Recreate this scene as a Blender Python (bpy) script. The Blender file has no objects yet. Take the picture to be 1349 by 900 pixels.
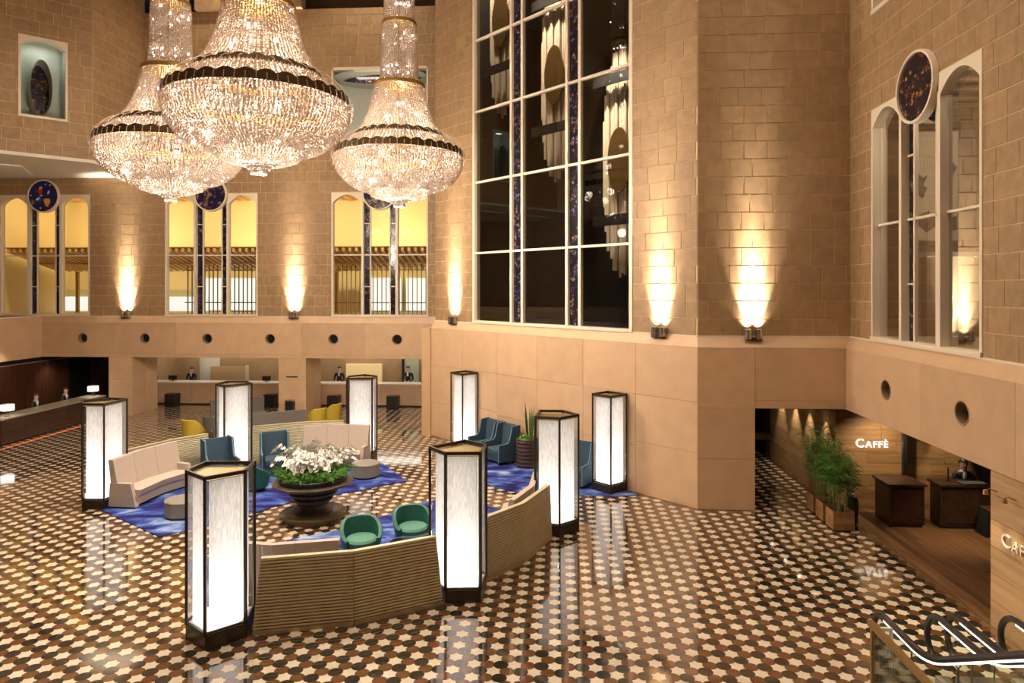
import bpy, math, random
import numpy as np
from mathutils import Vector, Matrix

random.seed(7)
rng = np.random.default_rng(7)
SC = bpy.context.scene
COL = SC.collection
PI = math.pi

# ------------------------------------------------------------------ camera, exposure
HC = 5.4
YAW = math.radians(3.6)
cam_d = bpy.data.cameras.new('camera')
cam = bpy.data.objects.new('camera', cam_d)
COL.objects.link(cam)
cam.location = (0, 0, HC)
cam.rotation_euler = (PI / 2, 0, YAW)
cam_d.sensor_width = 36.0
cam_d.lens = 900.0 / 1349.0 * 36.0
cam_d.shift_y = -(450 - 380.7) / 1349.0
cam_d.clip_end = 200
SC.camera = cam
SC.view_settings.view_transform = 'Standard'
SC.view_settings.look = 'None'
SC.view_settings.gamma = 1.0
SC.view_settings.use_curve_mapping = False
SC.view_settings.exposure = 0.0
cy = SC.cycles
cy.max_bounces = 7
cy.diffuse_bounces = 4
cy.glossy_bounces = 3
cy.transmission_bounces = 4
cy.transparent_max_bounces = 12
cy.sample_clamp_indirect = 3.0
cy.sample_clamp_direct = 30.0
cy.caustics_reflective = False
cy.caustics_refractive = False

w = bpy.data.worlds.new('world')
SC.world = w
w.use_nodes = True
w.node_tree.nodes['Background'].inputs[0].default_value = (0.012, 0.014, 0.022, 1)   # night sky outside
w.node_tree.nodes['Background'].inputs[1].default_value = 0.3

WARM = (1.0, 0.85, 0.66)
WARM2 = (1.0, 0.88, 0.73)
SOFTW = (1.0, 0.93, 0.88)

P_CHAND = 950      # W of the lamp cluster under each chandelier
P_IN = 150
CRYS = (1.0, .86, .70)
P_UP = 700
P_LANT = 15

_c, _s = math.cos(YAW), math.sin(YAW)
def project(X, Y, Z):
    d = Y * _c - X * _s
    if d < 0.3: return (-999, -999, d)
    return (674.5 + 900 * (X * _c + Y * _s) / d, 380.7 + 900 * (HC - Z) / d, d)
def in_frame(X, Y, Z, m=30):
    u, v, d = project(X, Y, Z)
    return -m < u < 1349 + m and -m < v < 900 + m

# ------------------------------------------------------------------ materials
MATS = {}
def mat(name, base=(.5, .5, .5), rough=.5, metal=0., var=0., vscale=4., col2=None, bump=0., bscale=40.,
        stretch=(1, 1, 1), emit=None, estr=0., spec=.5, trans=0., objrand=0., coat=0., detail=4.):
    if name in MATS: return MATS[name]
    m = bpy.data.materials.new(name)
    m.use_nodes = True
    nt = m.node_tree
    b = nt.nodes['Principled BSDF']
    b.inputs['Base Color'].default_value = (*base, 1)
    b.inputs['Roughness'].default_value = rough
    b.inputs['Metallic'].default_value = metal
    b.inputs['Specular IOR Level'].default_value = spec
    if coat: b.inputs['Coat Weight'].default_value = coat; b.inputs['Coat Roughness'].default_value = .05
    if trans: b.inputs['Transmission Weight'].default_value = trans
    if emit:
        b.inputs['Emission Color'].default_value = (*emit, 1)
        b.inputs['Emission Strength'].default_value = estr
    N = nt.nodes.new; Lk = nt.links.new
    if var or bump or objrand or col2:
        geo = N('ShaderNodeNewGeometry')
        mp = N('ShaderNodeMapping'); mp.inputs['Scale'].default_value = stretch
        Lk(geo.outputs['Position'], mp.inputs['Vector'])
        if var or col2:
            nz = N('ShaderNodeTexNoise'); nz.inputs['Scale'].default_value = vscale; nz.inputs['Detail'].default_value = detail
            Lk(mp.outputs[0], nz.inputs['Vector'])
            mx = N('ShaderNodeMix'); mx.data_type = 'RGBA'
            c2 = col2 if col2 else tuple(max(0, c * (1 - var)) for c in base)
            c1 = base if col2 else tuple(min(1, c * (1 + var)) for c in base)
            mx.inputs[6].default_value = (*c1, 1); mx.inputs[7].default_value = (*c2, 1)
            rp = N('ShaderNodeMapRange'); rp.inputs[1].default_value = .35; rp.inputs[2].default_value = .65
            Lk(nz.outputs[0], rp.inputs[0]); Lk(rp.outputs[0], mx.inputs[0])
            last = mx.outputs[2]
            if objrand:
                oi = N('ShaderNodeObjectInfo')
                hs = N('ShaderNodeHueSaturation')
                r2 = N('ShaderNodeMapRange'); r2.inputs[3].default_value = 1 - objrand; r2.inputs[4].default_value = 1 + objrand
                Lk(oi.outputs['Random'], r2.inputs[0]); Lk(r2.outputs[0], hs.inputs['Value']); Lk(last, hs.inputs['Color'])
                last = hs.outputs[0]
            Lk(last, b.inputs['Base Color'])
        if bump:
            nb = N('ShaderNodeTexNoise'); nb.inputs['Scale'].default_value = bscale; nb.inputs['Detail'].default_value = 3
            Lk(mp.outputs[0], nb.inputs['Vector'])
            bp = N('ShaderNodeBump'); bp.inputs['Strength'].default_value = bump; bp.inputs['Distance'].default_value = .02
            Lk(nb.outputs[0], bp.inputs['Height']); Lk(bp.outputs[0], b.inputs['Normal'])
    MATS[name] = m
    return m

def glass_mat(name, tint=(1, 1, 1), refl=1.0, rough=0.0):
    """thin pane: see-through plus a Fresnel mirror"""
    if name in MATS: return MATS[name]
    m = bpy.data.materials.new(name); m.use_nodes = True
    nt = m.node_tree; nt.nodes.clear(); N = nt.nodes.new; Lk = nt.links.new
    o = N('ShaderNodeOutputMaterial'); mix = N('ShaderNodeMixShader'); t = N('ShaderNodeBsdfTransparent'); g = N('ShaderNodeBsdfGlossy')
    fr = N('ShaderNodeFresnel'); fr.inputs[0].default_value = 1.45
    mu = N('ShaderNodeMath'); mu.operation = 'MULTIPLY'; mu.inputs[1].default_value = refl; mu.use_clamp = True
    t.inputs[0].default_value = (*tint, 1); g.inputs[1].default_value = rough
    Lk(fr.outputs[0], mu.inputs[0]); Lk(mu.outputs[0], mix.inputs[0]); Lk(t.outputs[0], mix.inputs[1]); Lk(g.outputs[0], mix.inputs[2]); Lk(mix.outputs[0], o.inputs[0])
    MATS[name] = m
    return m

def emit_mat(name, col, st):
    if name in MATS: return MATS[name]
    m = bpy.data.materials.new(name); m.use_nodes = True
    nt = m.node_tree; nt.nodes.clear()
    o = nt.nodes.new('ShaderNodeOutputMaterial'); e = nt.nodes.new('ShaderNodeEmission')
    e.inputs[0].default_value = (*col, 1); e.inputs[1].default_value = st
    nt.links.new(e.outputs[0], o.inputs[0]); MATS[name] = m
    return m

def crystal_mat():
    m = bpy.data.materials.new('crystal'); m.use_nodes = True
    nt = m.node_tree; nt.nodes.clear(); N = nt.nodes.new; Lk = nt.links.new
    o = N('ShaderNodeOutputMaterial'); g = N('ShaderNodeBsdfGlossy'); t = N('ShaderNodeBsdfTranslucent'); d = N('ShaderNodeBsdfDiffuse')
    g.inputs[0].default_value = (1, .95, .9, 1); g.inputs[1].default_value = .12
    t.inputs[0].default_value = (.93, .77, .62, 1); d.inputs[0].default_value = (.64, .52, .42, 1)
    m1 = N('ShaderNodeMixShader'); m1.inputs[0].default_value = .35; m2 = N('ShaderNodeMixShader'); m2.inputs[0].default_value = .22
    Lk(t.outputs[0], m1.inputs[1]); Lk(d.outputs[0], m1.inputs[2]); Lk(m1.outputs[0], m2.inputs[1]); Lk(g.outputs[0], m2.inputs[2]); Lk(m2.outputs[0], o.inputs[0])
    MATS['crystal'] = m
    return m

def translucent_mat(name, col, bump=True):
    m = bpy.data.materials.new(name); m.use_nodes = True
    nt = m.node_tree; nt.nodes.clear(); N = nt.nodes.new; Lk = nt.links.new
    o = N('ShaderNodeOutputMaterial'); t = N('ShaderNodeBsdfTranslucent'); d = N('ShaderNodeBsdfDiffuse'); mx = N('ShaderNodeMixShader')
    mx.inputs[0].default_value = .3
    geo = N('ShaderNodeNewGeometry'); mp = N('ShaderNodeMapping'); mp.inputs['Scale'].default_value = (26, 26, 5)
    nz = N('ShaderNodeTexNoise'); nz.inputs['Scale'].default_value = 1.6; nz.inputs['Detail'].default_value = 3
    cr = N('ShaderNodeMix'); cr.data_type = 'RGBA'
    cr.inputs[6].default_value = (*[c * .80 for c in col], 1); cr.inputs[7].default_value = (*col, 1)
    rp = N('ShaderNodeMapRange'); rp.inputs[1].default_value = .38; rp.inputs[2].default_value = .62
    Lk(geo.outputs['Position'], mp.inputs[0]); Lk(mp.outputs[0], nz.inputs['Vector']); Lk(nz.outputs[0], rp.inputs[0]); Lk(rp.outputs[0], cr.inputs[0])
    Lk(cr.outputs[2], t.inputs[0]); Lk(cr.outputs[2], d.inputs[0])
    Lk(t.outputs[0], mx.inputs[1]); Lk(d.outputs[0], mx.inputs[2]); Lk(mx.outputs[0], o.inputs[0]); MATS[name] = m
    return m

def stained_mat(name, stops, scale=9., dark=(.012, .011, .018), thr=.55, rough=.15):
    """small coloured glass pieces between dark leading"""
    m = bpy.data.materials.new(name); m.use_nodes = True
    nt = m.node_tree; b = nt.nodes['Principled BSDF']; N = nt.nodes.new; Lk = nt.links.new
    geo = N('ShaderNodeNewGeometry'); v = N('ShaderNodeTexVoronoi'); v.inputs['Scale'].default_value = scale
    v2 = N('ShaderNodeTexNoise'); v2.inputs['Scale'].default_value = scale * .35; v2.inputs['Detail'].default_value = 5
    sp = N('ShaderNodeSeparateColor'); cr = N('ShaderNodeValToRGB'); cr.color_ramp.interpolation = 'CONSTANT'
    els = cr.color_ramp.elements
    while len(els) > 1: els.remove(els[-1])
    els[0].position = 0; els[0].color = (*stops[0], 1)
    for i, c in enumerate(stops[1:], 1):
        e = els.new(i / len(stops)); e.color = (*c, 1)
    mx = N('ShaderNodeMix'); mx.data_type = 'RGBA'; mx.inputs[6].default_value = (*dark, 1)
    rp = N('ShaderNodeMapRange'); rp.inputs[1].default_value = thr - .05; rp.inputs[2].default_value = thr + .05
    Lk(geo.outputs['Position'], v.inputs['Vector']); Lk(geo.outputs['Position'], v2.inputs['Vector'])
    Lk(v.outputs['Color'], sp.inputs[0]); Lk(sp.outputs[0], cr.inputs[0]); Lk(cr.outputs[0], mx.inputs[7]); Lk(v2.outputs[0], rp.inputs[0]); Lk(rp.outputs[0], mx.inputs[0])
    Lk(mx.outputs[2], b.inputs['Base Color']); b.inputs['Roughness'].default_value = rough
    MATS[name] = m
    return m

def wood_mat(name, c1, c2, rough=.45, axis='Y', bands=6., objrand=.15):
    m = bpy.data.materials.new(name); m.use_nodes = True
    nt = m.node_tree; b = nt.nodes['Principled BSDF']; N = nt.nodes.new; Lk = nt.links.new
    geo = N('ShaderNodeNewGeometry'); mp = N('ShaderNodeMapping')
    sc = {'X': (.6, 9, 9), 'Y': (9, .6, 9), 'Z': (9, 9, .6)}[axis]
    mp.inputs['Scale'].default_value = sc
    nz = N('ShaderNodeTexNoise'); nz.inputs['Scale'].default_value = bands / 6.; nz.inputs['Detail'].default_value = 6; nz.inputs['Distortion'].default_value = .6
    oi = N('ShaderNodeObjectInfo'); ad = N('ShaderNodeVectorMath'); ad.operation = 'ADD'
    cmb = N('ShaderNodeCombineXYZ'); ml = N('ShaderNodeMath'); ml.operation = 'MULTIPLY'; ml.inputs[1].default_value = 30
    Lk(oi.outputs['Random'], ml.inputs[0]); Lk(ml.outputs[0], cmb.inputs[0]); Lk(ml.outputs[0], cmb.inputs[1])
    Lk(geo.outputs['Position'], mp.inputs[0]); Lk(mp.outputs[0], ad.inputs[0]); Lk(cmb.outputs[0], ad.inputs[1]); Lk(ad.outputs[0], nz.inputs['Vector'])
    rp = N('ShaderNodeMapRange'); rp.inputs[1].default_value = .32; rp.inputs[2].default_value = .68
    mx = N('ShaderNodeMix'); mx.data_type = 'RGBA'; mx.inputs[6].default_value = (*c1, 1); mx.inputs[7].default_value = (*c2, 1)
    hs = N('ShaderNodeHueSaturation'); r2 = N('ShaderNodeMapRange'); r2.inputs[3].default_value = 1 - objrand; r2.inputs[4].default_value = 1 + objrand
    Lk(oi.outputs['Random'], r2.inputs[0]); Lk(r2.outputs[0], hs.inputs['Value'])
    Lk(nz.outputs[0], rp.inputs[0]); Lk(rp.outputs[0], mx.inputs[0]); Lk(mx.outputs[2], hs.inputs['Color']); Lk(hs.outputs[0], b.inputs['Base Color'])
    b.inputs['Roughness'].default_value = rough
    MATS[name] = m
    return m

def tile_mat(name, c1, c2, vein, rough=.075, vs=9.):
    """polished marble: patchy tone from tile to tile, thin veins"""
    m = bpy.data.materials.new(name); m.use_nodes = True
    nt = m.node_tree; b = nt.nodes['Principled BSDF']; N = nt.nodes.new; Lk = nt.links.new
    geo = N('ShaderNodeNewGeometry')
    nz = N('ShaderNodeTexNoise'); nz.inputs['Scale'].default_value = 3.1; nz.inputs['Detail'].default_value = 2
    n2 = N('ShaderNodeTexNoise'); n2.inputs['Scale'].default_value = vs; n2.inputs['Detail'].default_value = 6; n2.inputs['Distortion'].default_value = 1.4
    for n in (nz, n2): Lk(geo.outputs['Position'], n.inputs['Vector'])
    r1 = N('ShaderNodeMapRange'); r1.inputs[1].default_value = .4; r1.inputs[2].default_value = .6
    mx = N('ShaderNodeMix'); mx.data_type = 'RGBA'; mx.inputs[6].default_value = (*c1, 1); mx.inputs[7].default_value = (*c2, 1)
    Lk(nz.outputs[0], r1.inputs[0]); Lk(r1.outputs[0], mx.inputs[0])
    r2 = N('ShaderNodeMapRange'); r2.inputs[1].default_value = .60; r2.inputs[2].default_value = .70; r2.inputs[4].default_value = .7
    m2 = N('ShaderNodeMix'); m2.data_type = 'RGBA'; m2.inputs[7].default_value = (*vein, 1)
    Lk(n2.outputs[0], r2.inputs[0]); Lk(r2.outputs[0], m2.inputs[0]); Lk(mx.outputs[2], m2.inputs[6]); Lk(m2.outputs[2], b.inputs['Base Color'])
    b.inputs['Roughness'].default_value = rough
    b.inputs['Specular IOR Level'].default_value = .95
    b.inputs['Coat Weight'].default_value = .8; b.inputs['Coat Roughness'].default_value = .05
    MATS[name] = m
    return m

stone = mat('lower_stone', (.60, .39, .23), .42, var=.05, vscale=2.2, bump=.05, bscale=60, objrand=.07)
block = mat('wall_block', (.345, .210, .101), .62, var=.12, vscale=5., bump=.12, bscale=55, objrand=.08)
mortar = mat('mortar', (.60, .42, .235), .8)
cream = mat('cream_paint', (.80, .68, .52), .45)
white_p = mat('white_plaster', (.80, .74, .62), .6)
dark_void = mat('dark_void', (.004, .0035, .003), .9)  # near-black colour standing for unlit depth, shared by the crossbars
bronze = mat('dark_bronze', (.045, .032, .022), .35, metal=.6)
brass = mat('brass', (.42, .29, .12), .34, metal=.85)
brass_lid = mat('brass_lid', (.30, .215, .095), .45, metal=.6)
gold_rib = mat('champagne_rib', (.46, .39, .245), .30, metal=.40, var=.06, vscale=8)
black_m = mat('black_metal', (.012, .011, .010), .4)
pink_f = mat('blush_fabric', (.44, .345, .28), .75, var=.04, vscale=30, bump=.08, bscale=200)
blue_f = mat('slate_blue_fabric', (.030, .062, .098), .8, var=.12, vscale=25, bump=.08, bscale=180)
blue_l = mat('pale_blue_piping', (.20, .34, .42), .7)
green_f = mat('emerald_velvet', (.014, .105, .078), .55, var=.15, vscale=20)
green_l = mat('sage_seat_fabric', (.07, .20, .14), .7, var=.08, vscale=25)
grey_f = mat('grey_fabric', (.135, .115, .10), .8, var=.08, vscale=20)
taupe = mat('taupe_leather', (.23, .205, .165), .4, var=.05)
yellow_f = mat('mustard_fabric', (.50, .36, .030), .75, var=.06, vscale=25)
clear_glass = glass_mat('clear_glass', (.97, .98, .97), .6)
dark_glass = glass_mat('tinted_glass', (.62, .60, .56), .13)
rail_glass = glass_mat('rail_glass', (.93, .97, .93), .8)
wood_dark = wood_mat('dark_walnut', (.050, .018, .009), (.085, .033, .017), .33, 'Z')
wood_desk = wood_mat('dark_desk_wood', (.030, .013, .008), (.060, .028, .016), .35, 'Y')
wood_oak = wood_mat('oak_plank', (.56, .36, .18), (.42, .25, .115), .5, 'Y', objrand=.12)
wood_oakx = wood_mat('oak_plank_x', (.34, .20, .085), (.21, .11, .045), .5, 'X', objrand=.18)
wood_floor = wood_mat('floor_board', (.115, .052, .022), (.19, .095, .042), .32, 'Y', objrand=.25)
wood_box = wood_mat('planter_wood', (.36, .18, .07), (.25, .115, .042), .5, 'Z')
carpet = None
crystal = crystal_mat()
lamp_fab = translucent_mat('lantern_diffuser', (.93, .90, .87))
chrome = mat('steel', (.55, .52, .48), .25, metal=1.)
rubber = mat('handrail_rubber', (.018, .014, .012), .35)
skin = mat('skin', (.62, .40, .29), .55)
suit = mat('dark_suit', (.010, .011, .016), .7)
shirt = mat('white_shirt', (.75, .75, .75), .7)
hair_m = mat('black_hair', (.012, .009, .008), .5)
t_white = tile_mat('cream_marble', (.70, .60, .46), (.62, .52, .38), (.62, .50, .35))
t_green = tile_mat('green_marble', (.030, .027, .018), (.018, .016, .012), (.15, .13, .085), vs=22)
t_brown = tile_mat('rosso_marble', (.150, .050, .021), (.125, .062, .020), (.20, .10, .045))
t_grout = mat('grout', (.16, .085, .04), .3)
blue_rug = None

# ------------------------------------------------------------------ mesh helpers
class MB:
    def __init__(s): s.v = []; s.f = []; s.m = []
    def add(s, vs, fs, mi=0):
        o = len(s.v); s.v += [tuple(map(float, p)) for p in vs]
        s.f += [tuple(i + o for i in f) for f in fs]; s.m += [mi] * len(fs)
        return s
    def box(s, x0, x1, y0, y1, z0, z1, mi=0):
        return s.add([(x0, y0, z0), (x1, y0, z0), (x1, y1, z0), (x0, y1, z0), (x0, y0, z1), (x1, y0, z1), (x1, y1, z1), (x0, y1, z1)],
              [(0, 3, 2, 1), (4, 5, 6, 7), (0, 1, 5, 4), (1, 2, 6, 5), (2, 3, 7, 6), (3, 0, 4, 7)], mi)
    def hexa(s, p, mi=0):   # 8 points: 4 bottom then 4 top
        return s.add(p, [(0, 3, 2, 1), (4, 5, 6, 7), (0, 1, 5, 4), (1, 2, 6, 5), (2, 3, 7, 6), (3, 0, 4, 7)], mi)
    def obox(s, c, ax, ay, hx, hy, z0, z1, mi=0):
        c = Vector(c[:2]); ax = Vector(ax).normalized(); ay = Vector(ay).normalized()
        q = [c - ax * hx - ay * hy, c + ax * hx - ay * hy, c + ax * hx + ay * hy, c - ax * hx + ay * hy]
        return s.hexa([(a.x, a.y, z0) for a in q] + [(a.x, a.y, z1) for a in q], mi)
    def prism(s, poly, z0, z1, mi=0):
        n = len(poly); vs = [(x, y, z0) for x, y in poly] + [(x, y, z1) for x, y in poly]
        fs = [tuple(reversed(range(n))), tuple(range(n, 2 * n))] + [(i, (i + 1) % n, n + (i + 1) % n, n + i) for i in range(n)]
        return s.add(vs, fs, mi)
    def lathe(s, prof, c=(0, 0), n=24, mi=0, cap=True, a0=0., a1=2 * PI):
        full = abs(a1 - a0 - 2 * PI) < 1e-6
        k = n if full else n + 1
        vs = []
        for r, z in prof:
            for i in range(k):
                t = a0 + (a1 - a0) * i / n
                vs.append((c[0] + r * math.cos(t), c[1] + r * math.sin(t), z))
        fs = []
        for j in range(len(prof) - 1):
            for i in range(n if full else n):
                i2 = (i + 1) % k
                fs.append((j * k + i, j * k + i2, (j + 1) * k + i2, (j + 1) * k + i))
        if cap and full:
            if prof[0][0] > 1e-4: fs.append(tuple(reversed(range(k))))
            if prof[-1][0] > 1e-4: fs.append(tuple(range((len(prof) - 1) * k, len(prof) * k)))
        return s.add(vs, fs, mi)
    def tube(s, pts, r, n=8, mi=0, closed=False, cap=True):
        pts = [Vector(p) for p in pts]; N = len(pts)
        rs = r if isinstance(r, (list, tuple)) else [r] * N
        vs = []; up = None
        for i, p in enumerate(pts):
            a = pts[i - 1] if (i > 0 or closed) else p
            b = pts[(i + 1) % N] if (i < N - 1 or closed) else p
            d = (b - a)
            if d.length < 1e-9: d = Vector((0, 0, 1))
            d.normalize()
            if up is None:
                ref = Vector((0, 0, 1)) if abs(d.z) < .9 else Vector((1, 0, 0))
                up = d.cross(ref).normalized()
            up = (up - d * up.dot(d))
            if up.length < 1e-6: up = d.orthogonal()
            up.normalize(); w2 = d.cross(up)
            for k in range(n):
                t = 2 * PI * k / n
                q = p + (up * math.cos(t) + w2 * math.sin(t)) * rs[i]
                vs.append(tuple(q))
        fs = []
        for i in range(N if closed else N - 1):
            i2 = (i + 1) % N
            for k in range(n):
                k2 = (k + 1) % n
                fs.append((i * n + k, i * n + k2, i2 * n + k2, i2 * n + k))
        if cap and not closed:
            fs.append(tuple(reversed(range(n)))); fs.append(tuple(range((N - 1) * n, N * n)))
        return s.add(vs, fs, mi)
    def sphere(s, c, r, nu=10, nv=6, mi=0, sc=(1, 1, 1)):
        vs = [(c[0], c[1], c[2] - r * sc[2])]; fs = []
        for j in range(1, nv):
            ph = -PI / 2 + PI * j / nv
            for i in range(nu):
                t = 2 * PI * i / nu
                vs.append((c[0] + r * sc[0] * math.cos(ph) * math.cos(t), c[1] + r * sc[1] * math.cos(ph) * math.sin(t), c[2] + r * sc[2] * math.sin(ph)))
        vs.append((c[0], c[1], c[2] + r * sc[2])); top = len(vs) - 1
        for i in range(nu):
            fs.append((0, 1 + (i + 1) % nu, 1 + i))
            fs.append((top, top - nu + i, top - nu + (i + 1) % nu))
        for j in range(nv - 2):
            for i in range(nu):
                a = 1 + j * nu + i; b2 = 1 + j * nu + (i + 1) % nu
                fs.append((a, b2, b2 + nu, a + nu))
        return s.add(vs, fs, mi)
    def mesh(s, name, mats, smooth=False):
        me = bpy.data.meshes.new(name)
        me.from_pydata(s.v, [], s.f)
        for m in (mats if isinstance(mats, (list, tuple)) else [mats]): me.materials.append(m)
        if any(s.m): me.polygons.foreach_set('material_index', s.m)
        if smooth:
            me.polygons.foreach_set('use_smooth', [True] * len(me.polygons))
            try: me.set_sharp_from_angle(angle=math.radians(38))
            except Exception: pass
        me.update()
        return me
    def build(s, name, mats, parent=None, smooth=False, **tags):
        return link(name, s.mesh(name, mats, smooth), parent, **tags)

def link(name, data, parent=None, label=None, cat=None, group=None, kind=None, loc=None, rz=None):
    o = bpy.data.objects.new(name, data)
    COL.objects.link(o)
    if parent: o.parent = parent
    if loc is not None: o.location = loc
    if rz is not None: o.rotation_euler = (0, 0, rz)
    if label: o['label'] = label
    if cat: o['category'] = cat
    if group: o['group'] = group
    if kind: o['kind'] = kind
    return o
def thing(name, label, cat, loc=(0, 0, 0), rz=0., group=None):
    return link(name, None, None, label, cat, group, None, loc, rz)
def struct(name, mb, mats, label, smooth=False):
    o = mb.build(name, mats, None, smooth); o['kind'] = 'structure'; o['label'] = label; o['category'] = name.split('_')[0]
    return o
def dup(root, loc=None, rz=None, label=None, parent=None):
    c = root.copy(); COL.objects.link(c)
    if parent: c.parent = parent
    if loc is not None: c.location = loc
    if rz is not None: c.rotation_euler = (0, 0, rz)
    if label: c['label'] = label
    for ch in [o for o in KIDS.get(root.name, [])]: dup(ch, parent=c)
    return c
KIDS = {}
def reg(root):
    """remember children lists for dup()"""
    KIDS.clear()
    for o in COL.objects:
        if o.parent: KIDS.setdefault(o.parent.name, []).append(o)
def light(kind, name, loc, energy, color, parent=None, size=.1, aim=None, spot=60, blend=.6, sizey=None):
    d = bpy.data.lights.new(name, kind); d.energy = energy; d.color = color
    if kind in ('POINT', 'SPOT'): d.shadow_soft_size = size
    if kind == 'SPOT': d.spot_size = math.radians(spot); d.spot_blend = blend
    if kind == 'AREA':
        d.size = size
        if sizey: d.shape = 'RECTANGLE'; d.size_y = sizey
    o = bpy.data.objects.new(name, d); COL.objects.link(o); o.location = loc
    if parent: o.parent = parent
    if aim is not None:
        o.rotation_euler = (Vector(aim) - Vector(loc)).to_track_quat('-Z', 'Y').to_euler()
    return o

# ------------------------------------------------------------------ walls
class WF:
    """wall frame: origin P, along t, n points into the hall"""
    def __init__(s, P, Q, n):
        s.P = Vector(P); d = Vector(Q) - s.P; s.L = d.length; s.t = d / s.L; s.n = Vector(n).normalized()
    def pt(s, a, out, z):
        q = s.P + s.t * a + s.n * out
        return (q.x, q.y, z)
    def hexa(s, mb, a0, a1, o0, o1, z0, z1, mi=0):
        p = [s.pt(a0, o0, z0), s.pt(a1, o0, z0), s.pt(a1, o1, z0), s.pt(a0, o1, z0), s.pt(a0, o0, z1), s.pt(a1, o0, z1), s.pt(a1, o1, z1), s.pt(a0, o1, z1)]
        return mb.hexa(p, mi)
    def rz(s): return math.atan2(s.t.y, s.t.x)

def rect_minus(rects, holes):
    out = rects
    for (h0, h1, k0, k1) in holes:
        nxt = []
        for (a0, a1, z0, z1) in out:
            if h1 <= a0 or h0 >= a1 or k1 <= z0 or k0 >= z1: nxt.append((a0, a1, z0, z1)); continue
            if h0 > a0: nxt.append((a0, h0, z0, z1))
            if h1 < a1: nxt.append((h1, a1, z0, z1))
            m0, m1 = max(a0, h0), min(a1, h1)
            if k0 > z0: nxt.append((m0, m1, z0, k0))
            if k1 < z1: nxt.append((m0, m1, k1, z1))
        out = nxt
    return out

BOXM = {}
def block_mesh(w_, h_, d_, material, name):
    k = (round(w_, 3), round(h_, 3), d_, material.name, name)
    if k not in BOXM:
        m = MB(); b = .004
        # front face toward -Y (local), slightly chamfered edge
        v = [(0, 0, 0), (w_, 0, 0), (w_, 0, h_), (0, 0, h_), (b, -d_, b), (w_ - b, -d_, b), (w_ - b, -d_, h_ - b), (b, -d_, h_ - b)]
        m.add(v, [(4, 5, 6, 7), (0, 1, 5, 4), (1, 2, 6, 5), (2, 3, 7, 6), (3, 0, 4, 7)])
        BOXM[k] = m.mesh(name, material)
    return BOXM[k]

def lay_blocks(wf, parent, a0, a1, z0, z1, holes, ch=.4375, bl=.56, gap=.018, proud=.009, limit=300, seed=1, flip=False):
    """running-bond blocks, the largest in view as objects, the rest joined"""
    rr = random.Random(seed); pieces = []
    z = z0; row = 0
    while z < z1 - .05:
        zt = min(z + ch, z1); a = a0 - (0 if row % 2 == 0 else bl / 2) - rr.choice([0, 0, .07, .14])
        while a < a1 - .02:
            ln = bl if rr.random() < .78 else bl * 1.5
            p0, p1 = max(a, a0), min(a + ln, a1)
            if p1 - p0 > .06:
                for (b0, b1, c0, c1) in rect_minus([(p0 + gap / 2, p1 - gap / 2, z + gap / 2, zt - gap / 2)], holes):
                    if b1 - b0 > .04 and c1 - c0 > .04: pieces.append((b0, b1, c0, c1))
            a += ln
        z = zt; row += 1
    sc = []
    for (b0, b1, c0, c1) in pieces:
        q = wf.pt((b0 + b1) / 2, 0, (c0 + c1) / 2); u, v, d = project(*q)
        vis = -5 < u < 1354 and -5 < v < 905 and d > 1
        sc.append(((b1 - b0) * (c1 - c0) / (d * d) if vis else -1, (b0, b1, c0, c1)))
    sc.sort(key=lambda x: -x[0])
    rest = MB(); rz = wf.rz()
    fl = (wf.n.x * math.sin(rz) - wf.n.y * math.cos(rz)) > 0     # local -Y equals n ?
    for i, (sv, (b0, b1, c0, c1)) in enumerate(sc):
        if sv > 0 and i < limit:
            if fl: o = link('wall_block', block_mesh(b1 - b0, c1 - c0, proud, block, 'wall_block'), parent, loc=wf.pt(b0, 0, c0), rz=rz)
            else: o = link('wall_block', block_mesh(b1 - b0, c1 - c0, proud, block, 'wall_block'), parent, loc=wf.pt(b1, 0, c0), rz=rz + PI)
        else:
            wf.hexa(rest, b0, b1, -.001, proud, c0, c1)
    if rest.f: rest.build('wall_blocks', block, parent, kind='stuff')

def wall_body(name, wf, a0, a1, z0, z1, holes, label, th=.3, material=None, front=0.):
    m = MB()
    for r in rect_minus([(a0, a1, z0, z1)], holes): wf.hexa(m, r[0], r[1], front - th, front, r[2], r[3])
    return struct(name, m, material or mortar, label)

def stone_panels(wf, parent, rects, gap=.005):
    for (a0, a1, z0, z1) in rects:
        k = block_mesh(a1 - a0 - gap, z1 - z0 - gap, .012, stone, 'stone_panel')
        rz = wf.rz(); fl = (wf.n.x * math.sin(rz) - wf.n.y * math.cos(rz)) > 0
        if fl: link('stone_panel', k, parent, loc=wf.pt(a0 + gap / 2, -.012, z0 + gap / 2), rz=rz)
        else: link('stone_panel', k, parent, loc=wf.pt(a1 - gap / 2, -.012, z0 + gap / 2), rz=rz + PI)

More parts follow.
